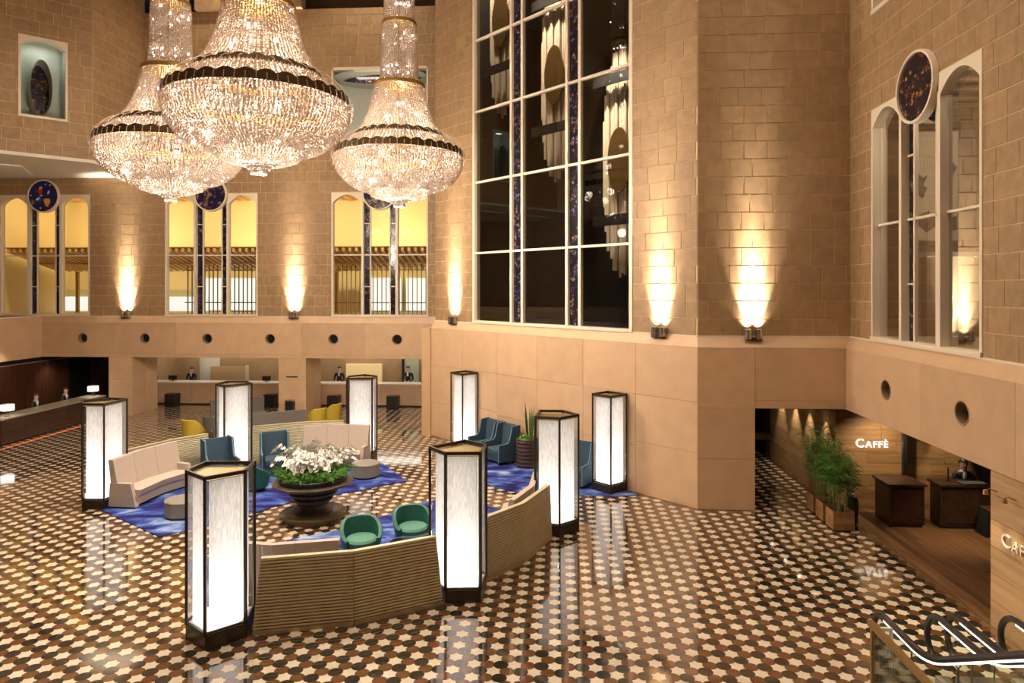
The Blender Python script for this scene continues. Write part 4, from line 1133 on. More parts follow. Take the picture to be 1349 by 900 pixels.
# ------------------------------------------------------------------ blush sofas
def sofa(back, lab):
    """back: three plan points of the outer back line; seat towards the urn"""
    t = thing('blush_sofa', lab, 'sofa', group='blush sofas of the lounge')
    P = [Vector(p) for p in back]
    dirs = [(P[1] - P[0]).normalized(), (P[2] - P[1]).normalized()]
    def inn(d):
        n = Vector((d.y, -d.x)); mid = (P[0] + P[2]) / 2
        return n if n.dot(CEN - mid) > 0 else -n
    ns = [inn(dirs[0]), inn(dirs[1])]; nm = (ns[0] + ns[1]).normalized(); nm = nm / max(.5, nm.dot(ns[0]))
    NN = [ns[0], nm, ns[1]]
    def at(s, depth):        # s in 0..2 along the back line
        k = min(1, int(s)); f = s - k
        a = P[k] + NN[k] * depth; b = P[k + 1] + NN[k + 1] * depth
        return a + (b - a) * f
    def slab(m, s0, s1, d0b, d1b, d0t, d1t, z0, z1):
        cuts = [s0] + ([1.0] if s0 < 1 < s1 else []) + [s1]
        for a, b in zip(cuts[:-1], cuts[1:]):
            q = [at(a, d0b), at(b, d0b), at(b, d1b), at(a, d1b), at(a, d0t), at(b, d0t), at(b, d1t), at(a, d1t)]
            m.hexa([(v.x, v.y, z0) for v in q[:4]] + [(v.x, v.y, z1) for v in q[4:]])
        return m
    slab(MB(), .06, 1.94, .08, .70, .06, .74, .07, .30).build('base', pink_f, t)
    seat = slab(MB(), .10, .998, .22, .76, .22, .80, .305, .45); seat.build('seat_cushion', pink_f, t)
    slab(MB(), 1.002, 1.90, .22, .76, .22, .80, .305, .45).build('seat_cushion', pink_f, t)
    for i in range(3):
        s0, s1 = .02 + 1.96 * i / 3, .02 + 1.96 * (i + 1) / 3
        slab(MB(), s0 + .004, s1 - .004, .10, .30, 0., .12, .30, 1.185).build('back_panel', pink_f, t)
    for s0, s1 in ((0, .12), (1.88, 2.0)): slab(MB(), s0, s1, .02, .74, .06, .60, .05, .62).build('arm', pink_f, t)
    for s_ in (.08, 1.92):
        for dd in (.1, .66):
            q = at(s_, dd); MB().lathe([(.025, .017), (.03, .07)], (q.x, q.y), 8).build('foot', black_m, t)
    return t
SL = [(-10.98, 16.14), (-10.92, 17.3), (-10.55, 18.36)]
SB = [(-7.78, 20.68), (-6.7, 20.98), (-5.68, 20.86)]
sofa(SL, 'blush sofa with a tall three-panel back, nearest the dark reception desk')
sofa(SB, 'blush sofa with a tall three-panel back behind the white orchids')
sofa([r180(p) for p in SL], 'blush sofa mostly hidden behind the lantern near the slate wing chairs')
sofa([r180(p) for p in SB], 'blush sofa hidden behind the gold panels, only its top edge showing')

# ------------------------------------------------------------------ chairs
def rounded(m, x0, x1, y0, y1, z0, z1, b=.03, mi=0):
    """box with chamfered vertical and top edges"""
    def ring(k, z): return [(x0 + b + k * -b + (0), y0 + k * 0, z)]
    out = [(x0 + b, y0), (x1 - b, y0), (x1, y0 + b), (x1, y1 - b), (x1 - b, y1), (x0 + b, y1), (x0, y1 - b), (x0, y0 + b)]
    cx_, cy_ = (x0 + x1) / 2, (y0 + y1) / 2
    inn = [(cx_ + (x - cx_) * (1 - 2 * b / (x1 - x0)), cy_ + (y - cy_) * (1 - 2 * b / (y1 - y0))) for x, y in out]
    vs = [(x, y, z0) for x, y in out] + [(x, y, z1 - b) for x, y in out] + [(x, y, z1) for x, y in inn]
    fs = [tuple(reversed(range(8)))] + [(i, (i + 1) % 8, 8 + (i + 1) % 8, 8 + i) for i in range(8)] + [(8 + i, 8 + (i + 1) % 8, 16 + (i + 1) % 8, 16 + i) for i in range(8)] + [tuple(range(16, 24))]
    return m.add(vs, fs, mi)
def wing_chair(x, y, face, lab):
    """faces local -Y"""
    t = thing('wing_chair', lab, 'chair', (x, y, 0.017), math.atan2(face[1], face[0]) + PI / 2, 'slate blue wing chairs')
    rounded(MB(), -.30, .30, -.40, .22, .30, .46, .04).build('seat', blue_f, t)
    MB().box(-.33, .33, -.36, .30, .08, .30).build('base', blue_f, t)
    b = MB(); b.hexa([(-.36, .22, .30), (.36, .22, .30), (.36, .36, .30), (-.36, .36, .30), (-.36, .32, 1.12), (.36, .32, 1.12), (.36, .42, 1.12), (-.36, .42, 1.12)])
    b.build('backrest', blue_f, t)
    for s in (-1, 1):
        wv = MB(); xs = (.34 * s, .41 * s)
        def pr(yz): return [(xs[0], y_, z_) for y_, z_ in yz] + [(xs[1], y_, z_) for y_, z_ in yz]
        yz = [(-.40, .08), (.36, .08), (.42, 1.14), (.12, 1.12), (.02, .72), (-.05, .62), (-.40, .60)]
        n = len(yz); wv.add(pr(yz), [tuple(range(n)), tuple(reversed(range(n, 2 * n)))] + [(i, (i + 1) % n, n + (i + 1) % n, n + i) for i in range(n)])
        w_ = wv.build('wing', blue_f, t)
        MB().tube([(.375 * s, y_, z_) for y_, z_ in [(.42, 1.145), (.12, 1.125), (.02, .72), (-.05, .625), (-.405, .605), (-.405, .1)]], .010, 5).build('piping', blue_l, w_)
        for yy in (-.34, .28): MB().lathe([(.018, 0), (.024, .08)], (.30 * s, yy), 8).build('leg', black_m, t)
    return t
wing_chair(-9.42, 18.72, (.72, -.69), 'slate blue wing chair against the gold panel, nearest the long blush sofa')
wing_chair(-8.22, 19.62, (.45, -.89), 'slate blue wing chair against the gold panel, behind the orchids')
wing_chair(-2.25, 21.95, (-.75, -.66), 'slate blue wing chair by the stone wall, next to the square lantern')
wing_chair(-1.66, 21.27, (-.75, -.66), 'slate blue wing chair by the stone wall, next to the ribbed planter')
wing_chair(.60, 18.92, (-.5, -.87), 'slate blue wing chair half hidden between two lanterns')
def tub_chair(x, y, face, lab, shell, seat_m, group, H=.76, z=.017, w_=.40):
    """barrel chair: curved back falling to low arms, open towards local -Y"""
    t = thing('tub_chair', lab, 'chair', (x, y, z), math.atan2(face[1], face[0]) + PI / 2, group)
    m = MB(); n = 18; vs = []
    for i in range(n + 1):
        th = math.radians(-38 + 256 * i / n); c, s = math.cos(th), math.sin(th)
        top = .46 + (H - .46) * max(0, min(1, (s + .45) / 1.15)) ** .8
        for r, z_ in ((w_ * .84, .10), (w_, top - .02), (w_ - .02, top), (w_ - .075, top - .01), (w_ - .10, .36), (w_ - .10, .12)):
            fl = 1.06 if z_ > .3 else 1.0
            vs.append((r * c * fl, r * s * fl, z_))
    k = 6; fs = []
    for i in range(n):
        for j in range(k - 1): fs.append((i * k + j, (i + 1) * k + j, (i + 1) * k + j + 1, i * k + j + 1))
        fs.append((i * k + k - 1, (i + 1) * k + k - 1, (i + 1) * k, i * k))
    fs += [tuple(reversed(range(k))), tuple(range(n * k, n * k + k))]
    m.add(vs, fs); m.build('shell', shell, t, True)
    MB().lathe([(w_ * .70, .14), (w_ * .76, .30), (w_ * .80, .40), (w_ * .70, .44), (.0, .45)], (0, -.03), 20).build('seat', seat_m, t, True)
    MB().lathe([(w_ * .6, 0.), (w_ * .68, .02), (w_ * .72, .12)], n=18).build('base', black_m, t, True)
    return t
TGc = 'green tub chairs'
tub_chair(-3.86, 13.42, (.42, -.91), 'green velvet tub chair behind the gold panels, nearest the hidden sofa', green_f, green_l, TGc)
tub_chair(-2.98, 14.16, (.42, -.91), 'green velvet tub chair behind the gold panels, nearest the lantern', green_f, green_l, TGc)
tub_chair(-2.74, 12.98, (-.40, .92), 'slate blue tub chair with its back to the gold panels, facing the green ones', blue_f, blue_f, 'blue tub chairs')
tub_chair(-8.02, 17.82, (.5, .86), 'green velvet tub chair turned to the slate wing chairs, half hidden by the nearest lantern', green_f, green_l, TGc, H=.74)
YG = 'mustard tub chairs'
tub_chair(-12.5, 22.95, (.3, .95), 'mustard tub chair with its back to the blush sofas, near the reception pier', yellow_f, yellow_f, YG, H=.92, z=0, w_=.38)
tub_chair(-9.0, 25.35, (-.75, .66), 'mustard tub chair at the end of the grey bench, farther from the waste bin', yellow_f, yellow_f, YG, H=.92, z=0, w_=.36)
tub_chair(-8.75, 26.35, (-.9, .4), 'mustard tub chair closest to the reception counter', yellow_f, yellow_f, YG, H=.92, z=0, w_=.36)
tub_chair(-12.45, 24.2, (.3, .95), 'dark grey tub chair beside the mustard one near the reception pier', grey_f, grey_f, 'grey tub chairs', H=.80, z=0, w_=.36)

def bench(p, q, inward, lab, H=1.0):
    t = thing('grey_bench', lab, 'bench', group='grey lounge benches')
    p, q = Vector(p), Vector(q); d = (q - p).normalized(); n = Vector(inward).normalized(); L = (q - p).length; c = (p + q) / 2
    def ob(o0, o1, z0, z1, nm, mm, a0=0., a1=1.):
        m = MB(); pts = [p + d * L * a0 + n * o0, p + d * L * a1 + n * o0, p + d * L * a1 + n * o1, p + d * L * a0 + n * o1]
        m.hexa([(v.x, v.y, z0) for v in pts] + [(v.x, v.y, z1) for v in pts]); m.build(nm, mm, t)
    ob(0, .16, .06, H, 'backrest', grey_f); ob(.16, .75, .06, .30, 'base', grey_f)
    ob(.16, .78, .30, .44, 'seat_cushion', grey_f, 0, .497); ob(.16, .78, .30, .44, 'seat_cushion', grey_f, .503, 1)
    ob(.02, .10, 0, .06, 'foot', black_m, .03, .08); ob(.02, .10, 0, .06, 'foot', black_m, .92, .97); ob(.6, .7, 0, .06, 'foot', black_m, .03, .08); ob(.6, .7, 0, .06, 'foot', black_m, .92, .97)
bench((-11.6, 22.6), (-9.05, 24.35), (-.6, .8), 'long grey bench with its back to the blush sofas')
bench((-13.55, 26.1), (-11.95, 27.35), (.6, -.8), 'grey bench facing the lounge, in front of the reception counter')

# ------------------------------------------------------------------ ottomans
def ottoman(x, y, r, n, h, lab):
    t = thing('ottoman', lab, 'ottoman', (x, y, .016), .2, 'taupe drum ottomans')
    MB().lathe([(r * .93, .0), (r * .93, .05)], n=n).build('base', black_m, t)
    MB().lathe([(r, .05), (r, h - .05)], n=n).build('body', taupe, t)
    MB().lathe([(r * 1.01, h - .05), (r * 1.015, h - .015), (r * .97, h), (0, h + .004)], n=n, cap=False).build('top', taupe, t)
ottoman(-8.82, 15.72, .42, 10, .40, 'ten-sided taupe ottoman in front of the blush sofa near the dark desk')
ottoman(-5.42, 19.32, .40, 22, .40, 'round taupe ottoman in front of the sofa behind the orchids')
ottoman(-5.9, 12.55, .40, 22, .40, 'round taupe ottoman behind the nearest lantern')

# ------------------------------------------------------------------ flower urn
UX, UY = -5.72, 15.86
urn_m = mat('dark_urn', (.040, .026, .020), .38, var=.15, vscale=6)
t = thing('flower_urn', 'huge dark brown pedestal urn on a round base in the middle of the lounge', 'urn', (UX, UY, 0))
MB().lathe([(.74, 0), (.76, .03), (.76, .13), (.73, .15), (.0, .15)], n=40, cap=False).build('plinth_disc', mat('urn_disc', (.10, .07, .035), .25), t, True)
MB().lathe([(.46, .15), (.46, .19), (.40, .24), (.36, .33), (.38, .40)], n=36, cap=False).build('foot', urn_m, t, True)
MB().lathe([(.38, .40), (.47, .43), (.47, .47), (.44, .49), (.54, .56), (.57, .58), (.57, .62), (.54, .64), (.66, .72), (.74, .80)], n=40, cap=False).build('bowl', urn_m, t, True)
MB().lathe([(.74, .80), (.92, .82), (.93, .86), (.90, .875), (.78, .875)], n=40, cap=False).build('rim', mat('urn_rim', (.085, .055, .032), .35), t, True)
MB().lathe([(.78, .875), (.79, .98), (.77, 1.0), (.74, 1.0), (.73, .93), (0, .93)], n=40, cap=False).build('liner', mat('urn_liner', (.018, .016, .015), .35), t, True)
# planting
pet = mat('orchid_petal', (.90, .87, .81), .6, var=.05, vscale=30)
leaf_g = mat('fern_green', (.055, .17, .012), .55, col2=(.11, .30, .02), vscale=14)
stem_g = mat('orchid_stem', (.10, .12, .03), .6)
fl = thing('orchid_planting', 'mound of white orchids above bright green fern in the urn', 'flowers', (UX, UY, .95))
def blossom(m, c, n, s, mi):
    n = Vector(n).normalized(); u = n.orthogonal().normalized(); v = n.cross(u); c = Vector(c)
    a0 = random.random() * 6
    for k in range(5):
        a = a0 + 2 * PI * k / 5; d = u * math.cos(a) + v * math.sin(a); e = u * -math.sin(a) + v * math.cos(a)
        m.add([c, c + d * s * .55 + e * s * .52 + n * s * .15, c + d * s + n * s * .02, c + d * s * .55 - e * s * .52 + n * s * .15], [(0, 1, 2, 3)], mi)
    m.add([c + n * s * .25 + u * s * .2, c + n * s * .25 - u * s * .2, c + n * s * .05 + v * s * .35], [(0, 1, 2)], 2)
lip = mat('orchid_lip', (.55, .38, .10), .5)
for k in range(54):
    th = 2 * PI * k / 54 * 1.0 + random.uniform(-.1, .1); r0 = random.uniform(.08, .5); reach = random.uniform(.30, .58) * (1.0 if k % 3 else .6)
    hgt = random.uniform(.50, .82)
    c, s = math.cos(th), math.sin(th); pts = []
    for q in np.linspace(0, 1, 9):
        rr = r0 + reach * (q ** 1.6); zz = hgt * math.sin(min(q * 1.22, 1.22) * PI / 2 * 1.0) - (.20 if q > .8 else 0) * (q - .8) * 2.2
        pts.append((rr * c, rr * s, zz))
    m = MB(); m.tube(pts, .006, 4, 1)
    for i in range(20):
        q = .34 + .66 * i / 19; f = q * 8; i0 = min(7, int(f)); p = Vector(pts[i0]).lerp(Vector(pts[i0 + 1]), f - i0)
        side = 1 if i % 2 else -1
        p += Vector((-s, c, 0)) * random.uniform(.02, .10) * side + Vector((0, 0, -.02 - .06 * q + random.uniform(-.04, .03)))
        blossom(m, p, Vector((c, s, .5)) + Vector((random.uniform(-.9, .9), random.uniform(-.9, .9), random.uniform(-.3, .8))), random.uniform(.050, .066), 0)
    m.build('orchid_spray', [pet, stem_g, lip], fl)
for k in range(40):
    th = 2 * PI * k / 40 + random.uniform(-.06, .06); m = MB()
    for f in range(7):
        a = th + random.uniform(-.35, .35); ln = random.uniform(.16, .34); r0 = random.uniform(.50, .70); up = random.uniform(.08, .30)
        c, s = math.cos(a), math.sin(a); base = Vector((r0 * c, r0 * s, .0))
        for g in range(9):
            q = (g + 1) / 9; p = base + Vector((c * ln * q, s * ln * q, up * math.sin(q * 2.2)))
            for sd in (-1, 1):
                e = Vector((-s * sd, c * sd, 0)) * .060 * (1.2 - q) + Vector((c, s, 0)) * .035
                m.add([p, p + e * .5 + Vector((0, 0, .012)), p + e, p + e * .5 + Vector((c, s, 0)) * .02], [(0, 1, 2, 3)])
    m.build('fern_frond', leaf_g, fl, kind='stuff')
m = MB(); m.lathe([(.72, -.02), (.60, .14), (.3, .24), (0, .28)], n=24, cap=False); m.build('moss', mat('moss', (.035, .11, .010), .9, var=.3, vscale=20), fl, True)

# ribbed planter by the wall
px, py = -.86, 20.72
t = thing('ribbed_planter', 'round dark ribbed planter by the angled wall', 'planter', (px, py, .017))
prof = [(.28, 0)]
for i in range(7):
    z = .02 + i * .115; prof += [(.305, z), (.325, z + .05), (.305, z + .105)]
MB().lathe(prof + [(.33, .84), (.30, .86), (.28, .80), (0, .80)], n=28, cap=False).build('pot', mat('planter_brown', (.050, .028, .022), .4), t, True)
pl = thing('snake_plant', 'snake plant with upright leaves over low green moss in the ribbed planter', 'plant', (px, py, .80))
for k in range(9):
    a = random.uniform(0, 6.28); r = random.uniform(.02, .16); h = random.uniform(.7, 1.2); c, s = math.cos(a), math.sin(a); b = Vector((r * c + .12, r * s, 0)); tip = b + Vector((c * .10, s * .10, h)); u = Vector((math.cos(a + 1.3), math.sin(a + 1.3), 0))
    m = MB(); m.add([b - u * .022, b + u * .022, b.lerp(tip, .5) + u * .034, tip, b.lerp(tip, .5) - u * .034, b.lerp(tip, .5) + Vector((c, s, 0)) * .012], [(0, 1, 2, 5), (5, 2, 3), (0, 5, 4), (5, 3, 4)]); m.build('leaf', mat('snake_leaf', (.07, .14, .03), .5, var=.4, vscale=25), pl)
for k in range(26):
    a = random.uniform(0, 6.28); m = MB()
    for g in range(10):
        r = random.uniform(0, .3); aa = random.uniform(0, 6.28); p = Vector((r * math.cos(aa), r * math.sin(aa), random.uniform(.02, .18 - r * .3))); d = Vector((random.uniform(-1, 1), random.uniform(-1, 1), random.uniform(.1, 1))).normalized() * .06; e = d.orthogonal().normalized() * .02
        m.add([p, p + d * .5 + e, p + d, p + d * .5 - e], [(0, 1, 2, 3)])
    m.build('moss_tuft', leaf_g, pl, kind='stuff')

# ------------------------------------------------------------------ reception behind the far openings
rec_w = mat('reception_stone', (.52, .36, .20), .5, var=.08, vscale=1.5)
m = MB(); m.box(-19.0, -4.6, 33.2, 33.4, 0, 2.75); m.box(-19.0, -4.6, 29.0, 33.4, 2.62, 2.8); m.box(-19.05, -18.95, 29.9, 33.2, 0, 2.7); m.box(-4.75, -4.55, 28.0, 33.3, 0, 2.75);
struct('wall_reception', m, rec_w, 'stone back wall of the reception recess')
for x0, x1, lab in ((-18.9, -11.1, 'stone reception counter with a curved white screen'), (-11.05, -4.85, 'stone reception counter with a gold panel behind')):
    t = thing('reception_counter', lab, 'counter')
    n = 4
    for i in range(n): MB().box(x0 + (x1 - x0) * i / n + .005, x0 + (x1 - x0) * (i + 1) / n - .005, 30.9, 31.05, .06, 1.0).build('front_panel', stone, t)
    MB().box(x0, x1, 30.98, 31.5, 0, .06).build('toe_kick', black_m, t)
    MB().box(x0, x1, 30.84, 31.55, 1.0, 1.05).build('worktop', mat('white_top', (.85, .80, .70), .25), t)
    MB().box(x0, x1, 31.05, 31.10, .06, 1.0).build('back_panel', wood_dark, t)
    light('AREA', 'counter_light', ((x0 + x1) / 2, 31.3, 2.55), 42, WARM2, size=x1 - x0 - .3, sizey=1.3, aim=((x0 + x1) / 2, 31.3, 0))
    light('AREA', 'wall_wash', ((x0 + x1) / 2, 32.7, 2.55), 24, WARM, size=x1 - x0 - .3, sizey=.7, aim=((x0 + x1) / 2, 33.1, 0))
# curved white screen, beige screen, gold panel, green door leaf
m = MB(); m.lathe([(.60, .0), (.60, 2.05), (.55, 2.05), (.55, .0)], (-17.0, 33.0), 14, cap=False, a0=math.radians(180), a1=math.radians(330))
m.build('curved_screen', mat('screen_white', (.86, .88, .76), .5), None, True, label='curved white screen behind the reception counter', cat='screen')
t = thing('panel_screen', 'beige standing screen with a pale edge behind the reception counter', 'screen')
MB().box(-16.75, -15.0, 32.3, 32.4, 0, 1.62).build('board', mat('beige_board', (.62, .42, .22), .5), t); MB().box(-15.0, -14.88, 32.26, 32.42, 0, 1.68).build('edge_post', cream, t)
t = thing('gold_panel', 'glowing pale gold panel behind the reception counter', 'panel')
MB().box(-10.25, -8.5, 33.0, 33.12, .7, 1.68).build('face', mat('gold_face', (.85, .62, .28), .4, emit=(1, .75, .35), estr=.35), t); MB().box(-10.3, -8.45, 33.12, 33.18, .65, 1.73).build('frame', cream, t)
t = thing('open_door', 'pale green open doorway leaf behind the reception clerk', 'door')
MB().box(-7.35, -6.65, 33.05, 33.12, 0, 2.0).build('leaf', mat('door_green', (.52, .60, .42), .5), t); MB().box(-7.46, -7.36, 32.98, 33.14, 0, 2.05).build('jamb', black_m, t)
# black cube stools
CL = ['black cube seat before the counter with the curved screen, near the stone pier', 'black cube seat before the counter with the curved screen, near the waste bin', 'black cube seat before the counter with the gold panel, near the mustard chairs', 'black cube seat before the counter with the gold panel, in front of the green door']
for (x, y), lab in zip(((-17.6, 30.45), (-13.0, 30.5), (-10.0, 30.4), (-7.3, 30.45)), CL):
    t = thing('cube_seat', lab, 'seat', (x, y, 0), group='black cube seats at the reception')
    MB().box(-.25, .25, -.22, .22, .03, .5).build('body', mat('black_leather', (.012, .009, .008), .4), t); rounded(MB(), -.26, .26, -.23, .23, .5, .58, .02).build('cushion', MATS['black_leather'], t); MB().box(-.22, .22, -.19, .19, 0, .03).build('base', black_m, t)
t = thing('waste_bin', 'black waste bin with a steel top against the stone pier', 'bin', (-11.0, 27.78, 0))
MB().box(-.16, .16, -.13, .13, .0, .72).build('body', black_m, t); MB().box(-.165, .165, -.135, .135, .72, .78).build('lid', chrome, t)
t = thing('wall_plate', 'small dark plate on the stone pier above the waste bin', 'sign', (-11.0, 27.99, 1.72)); MB().box(-.24, .24, -.015, 0, -.02, .02).build('plate', bronze, t); MB().box(-.20, .20, -.02, -.015, -.008, .008).build('slot', black_m, t)
for x, y, lab in ((-18.95, 31.2, 'low desk monitor by the stone pier on the reception counter'), (-18.05, 31.25, 'low desk monitor beside the clerk at the curved screen'), (-13.5, 31.25, 'low desk monitor at the waste bin end of the reception counter'), (-11.75, 31.25, 'low desk monitor at the very end of the reception counter')):
    t = thing('monitor', lab, 'monitor', (x, y, 1.05)); MB().box(-.2, .2, -.02, .02, .04, .26).build('screen', black_m, t); MB().box(-.08, .08, -.06, .06, 0, .015).build('stand', black_m, t); MB().box(-.02, .02, .0, .03, .015, .1).build('neck', black_m, t)

# ------------------------------------------------------------------ dark reception desk at left
m = MB(); m.box(-22.3, -22.1, 10, 31.2, 0, ZO); wdp = struct('wall_desk_panelling', m, black_m, 'dark walnut panelled wall behind the left desk')
for i in range(40):
    y = 13 + i * .42
    MB().box(-22.1, -22.08, y, y + .412, .02, 2.27).build('board', wood_dark, wdp)
MB().box(-22.1, -22.06, 13, 31, 2.27, 2.31).build('top_rail', mat('rail_grey', (.20, .17, .14), .4), wdp)
m = MB(); m.box(-22.3, -19.05, 31.2, 31.4, 0, ZO); m.box(-22.4, -19.0, 28.95, 31.3, ZO - .0, ZO + .1); struct('wall_desk_alcove', m, mat('alcove_dark', (.035, .022, .014), .6), 'dark alcove around the left desk')
for i in range(7): MB().box(-22.05 + i * .42, -21.645 + i * .42, 31.18, 31.2, .02, 2.27).build('board', wood_dark, wdp)
t = thing('reception_desk', 'long dark wood reception desk with a grey stone top', 'desk')
D0, D1, DX = 22.2, 27.6, -18.88
n = 5
for i in range(n): MB().box(DX - .05, DX, D0 + (D1 - D0) * i / n + .004, D0 + (D1 - D0) * (i + 1) / n - .004, .10, .88).build('front_panel', wood_desk, t)
MB().box(DX - .75, DX - .06, D0, D0 + .05, .10, .88).build('end_panel', wood_desk, t); MB().box(DX - .75, DX - .06, D1 - .05, D1, .10, .88).build('end_panel', wood_desk, t)
MB().box(DX - .70, DX - .06, D0 + .03, D1 - .03, 0, .10).build('toe_kick', black_m, t)
MB().box(DX - .80, DX + .03, D0 - .03, D1 + .03, .88, .93).build('worktop', mat('grey_top', (.30, .25, .19), .22), t)
MB().box(DX - .058, DX - .05, D0 + .1, D1 - .1, .085, .10).build('glow_strip', emit_mat('red_strip', (1, .16, .03), 3.), t)
def desk_lamp(x, y, z, lab):
    t = thing('desk_lamp', lab, 'lamp', (x, y, z), group='glowing box lamps on the dark desk')
    MB().lathe([(.10, 0), (.10, .012), (.02, .02)], n=16).build('base', chrome, t)
    for s in (-.035, .035): MB().tube([(s, 0, .01), (s, 0, .24)], .008, 6).build('stem', chrome, t)
    m = MB(); m.lathe([(.20, .22), (.20, .42)], n=20, cap=False); m.build('shade', emit_mat('shade_glow', (1, .90, .76), 3.0), t, True)
    MB().lathe([(.195, .415), (.03, .415)], n=20, cap=False).build('top_ring', cream, t)
    light('POINT', 'desk_lamp_bulb', (0, 0, .32), 12, SOFTW, t, size=.06)
desk_lamp(-19.12, 22.75, .93, 'glowing box-shade lamp on the open end of the dark desk')
desk_lamp(-19.2, 27.3, .93, 'glowing box-shade lamp on the dark desk next to the stone pier')
for y in (23.2, 25.6, 28.4): light('SPOT', 'panel_fill', (-21.3, y, ZO + .9 if y < 27 else ZO - .05), 60, WARM, size=.05, aim=(-22.1, y, .9), spot=80, blend=.9)  # unseen spots added to brighten the walnut boards

# ------------------------------------------------------------------ people
def person(loc, face, lab, seated=False, arms='front', hair_style=0, H=1.68, group=None, shirt_w=.06):
    """continuous skinned body in a dark suit; local -Y is forward"""
    k = H / 1.75
    hip = .95 if not seated else .52
    J = {}
    E_ = []; 
    def j(n, p, r): J[n] = (Vector(p) * k, r * k); return n
    dz = hip - .95
    j('pel', (0, .0, .95 + dz), .135); j('bel', (0, .0, 1.08 + dz), .125); j('che', (0, .01, 1.27 + dz), .145); j('upc', (0, .01, 1.40 + dz), .105)
    j('nek', (0, .0, 1.50 + dz), .056); j('hd0', (0, -.012, 1.57 + dz), .072); j('hd1', (0, -.015, 1.66 + dz), .092); j('hd2', (0, -.005, 1.735 + dz), .062)
    E_ += [('pel', 'bel'), ('bel', 'che'), ('che', 'upc'), ('upc', 'nek'), ('nek', 'hd0'), ('hd0', 'hd1'), ('hd1', 'hd2')]
    for s, q in ((-1, 'l'), (1, 'r')):
        j(q + 'hip', (.10 * s, 0, .90 + dz), .10)
        if seated:
            j(q + 'kne', (.12 * s, -.42, .50 + dz * 0 + .0), .065); j(q + 'ank', (.12 * s, -.40, .09), .045); j(q + 'toe', (.12 * s, -.56, .04), .038)
        else:
            j(q + 'kne', (.105 * s, -.01, .50), .068); j(q + 'ank', (.105 * s, .02, .09), .045); j(q + 'toe', (.12 * s, -.14, .04), .036)
        E_ += [('pel', q + 'hip'), (q + 'hip', q + 'kne'), (q + 'kne', q + 'ank'), (q + 'ank', q + 'toe')]
        j(q + 'sho', (.185 * s, .01, 1.41 + dz), .068)
        if arms == 'front': el, wr_, hd = (.25 * s, -.02, 1.15 + dz), (.13 * s, -.22, 1.08 + dz), (.08 * s, -.29, 1.08 + dz)
        else: el, wr_, hd = (.25 * s, .03, 1.13 + dz), (.24 * s, -.04, .88 + dz), (.24 * s, -.06, .80 + dz)
        j(q + 'elb', el, .048); j(q + 'wri', wr_, .034); j(q + 'pal', hd, .036)
        E_ += [('upc', q + 'sho'), (q + 'sho', q + 'elb'), (q + 'elb', q + 'wri'), (q + 'wri', q + 'pal')]
        dirp = (Vector(hd) - Vector(wr_)).normalized(); lat = Vector((1, 0, 0)) - dirp * dirp.x; lat.normalize()
        for fi in range(4):
            o = lat * (.024 * (fi - 1.5)); b = Vector(hd) + o + dirp * .03
            j(q + 'f%da' % fi, b + dirp * (.028 + .004 * (fi in (1, 2))), .0095); j(q + 'f%db' % fi, b + dirp * (.05 + .008 * (fi in (1, 2))) + Vector((0, 0, -.02)), .008)
            E_ += [(q + 'pal', q + 'f%da' % fi), (q + 'f%da' % fi, q + 'f%db' % fi)]
        j(q + 'tha', Vector(hd) - lat * (.045 * s) + dirp * .0, .011); j(q + 'thb', Vector(hd) - lat * (.055 * s) + dirp * .035, .009)
        E_ += [(q + 'pal', q + 'tha'), (q + 'tha', q + 'thb')]
    names = list(J); me = bpy.data.meshes.new('body_skeleton')
    me.from_pydata([tuple(J[n][0]) for n in names], [(names.index(a), names.index(b)) for a, b in E_], [])
    o = bpy.data.objects.new('tmp_body', me); COL.objects.link(o)
    md = o.modifiers.new('skin', 'SKIN'); md.use_smooth_shade = True
    for i, n in enumerate(names):
        me.skin_vertices[0].data[i].radius = (J[n][1], J[n][1] * (.72 if n in ('pel', 'bel', 'che', 'upc') else 1.0)); me.skin_vertices[0].data[i].use_root = (n == 'pel')
    sb = o.modifiers.new('sub', 'SUBSURF'); sb.levels = 2; sb.render_levels = 2
    dg = bpy.context.evaluated_depsgraph_get(); ev = o.evaluated_get(dg); bm_ = bpy.data.meshes.new_from_object(ev)
    bpy.data.objects.remove(o)
    for mm in (suit, skin, shirt, black_m): bm_.materials.append(mm)
    hands = [J['lpal'][0], J['rpal'][0]]; mi = []
    for p in bm_.polygons:
        c = p.center; z = c.z / k - dz; v = 0
        if z > 1.475 and abs(c.x) < .12 * k: v = 1
        elif min((c - h).length for h in hands) < .085 * k: v = 1
        elif z > 1.22 and c.y < -.03 * k and abs(c.x) < (shirt_w + .0) * k * max(.15, (z - 1.2) / .28): v = 2
        elif c.z < .075 * k: v = 3
        mi.append(v)
    bm_.polygons.foreach_set('material_index', mi)
    t = thing('person', lab, 'person', loc, math.atan2(face[1], face[0]) + PI / 2, group)
    b = link('body', bm_, t)
    hz = 1.66 + dz; hm = MB()
    vs = []; nu, nv_ = 14, 8
    hm.sphere((0, .012 * k, (hz + .022) * k), .102 * k, 14, 9, 0, (.95, 1.04, 1.0))
    # keep the cap of hair, drop the face side
    keep = []
    for f in hm.f:
        c = sum((Vector(hm.v[i]) for i in f), Vector()) / len(f)
        if c.z > (hz + .055) * k or (c.y > .01 * k and c.z > (hz - .075 - (.08 if hair_style else 0)) * k): keep.append(f)
    hm.f = keep; hm.m = [0] * len(keep); hm.build('hair', hair_m, t, True)
    fc = MB()
    for s in (-1, 1): fc.sphere((.034 * s * k, -.098 * k, (hz + .005) * k), .011 * k, 6, 4)
    fc.build('eyes', black_m, t)
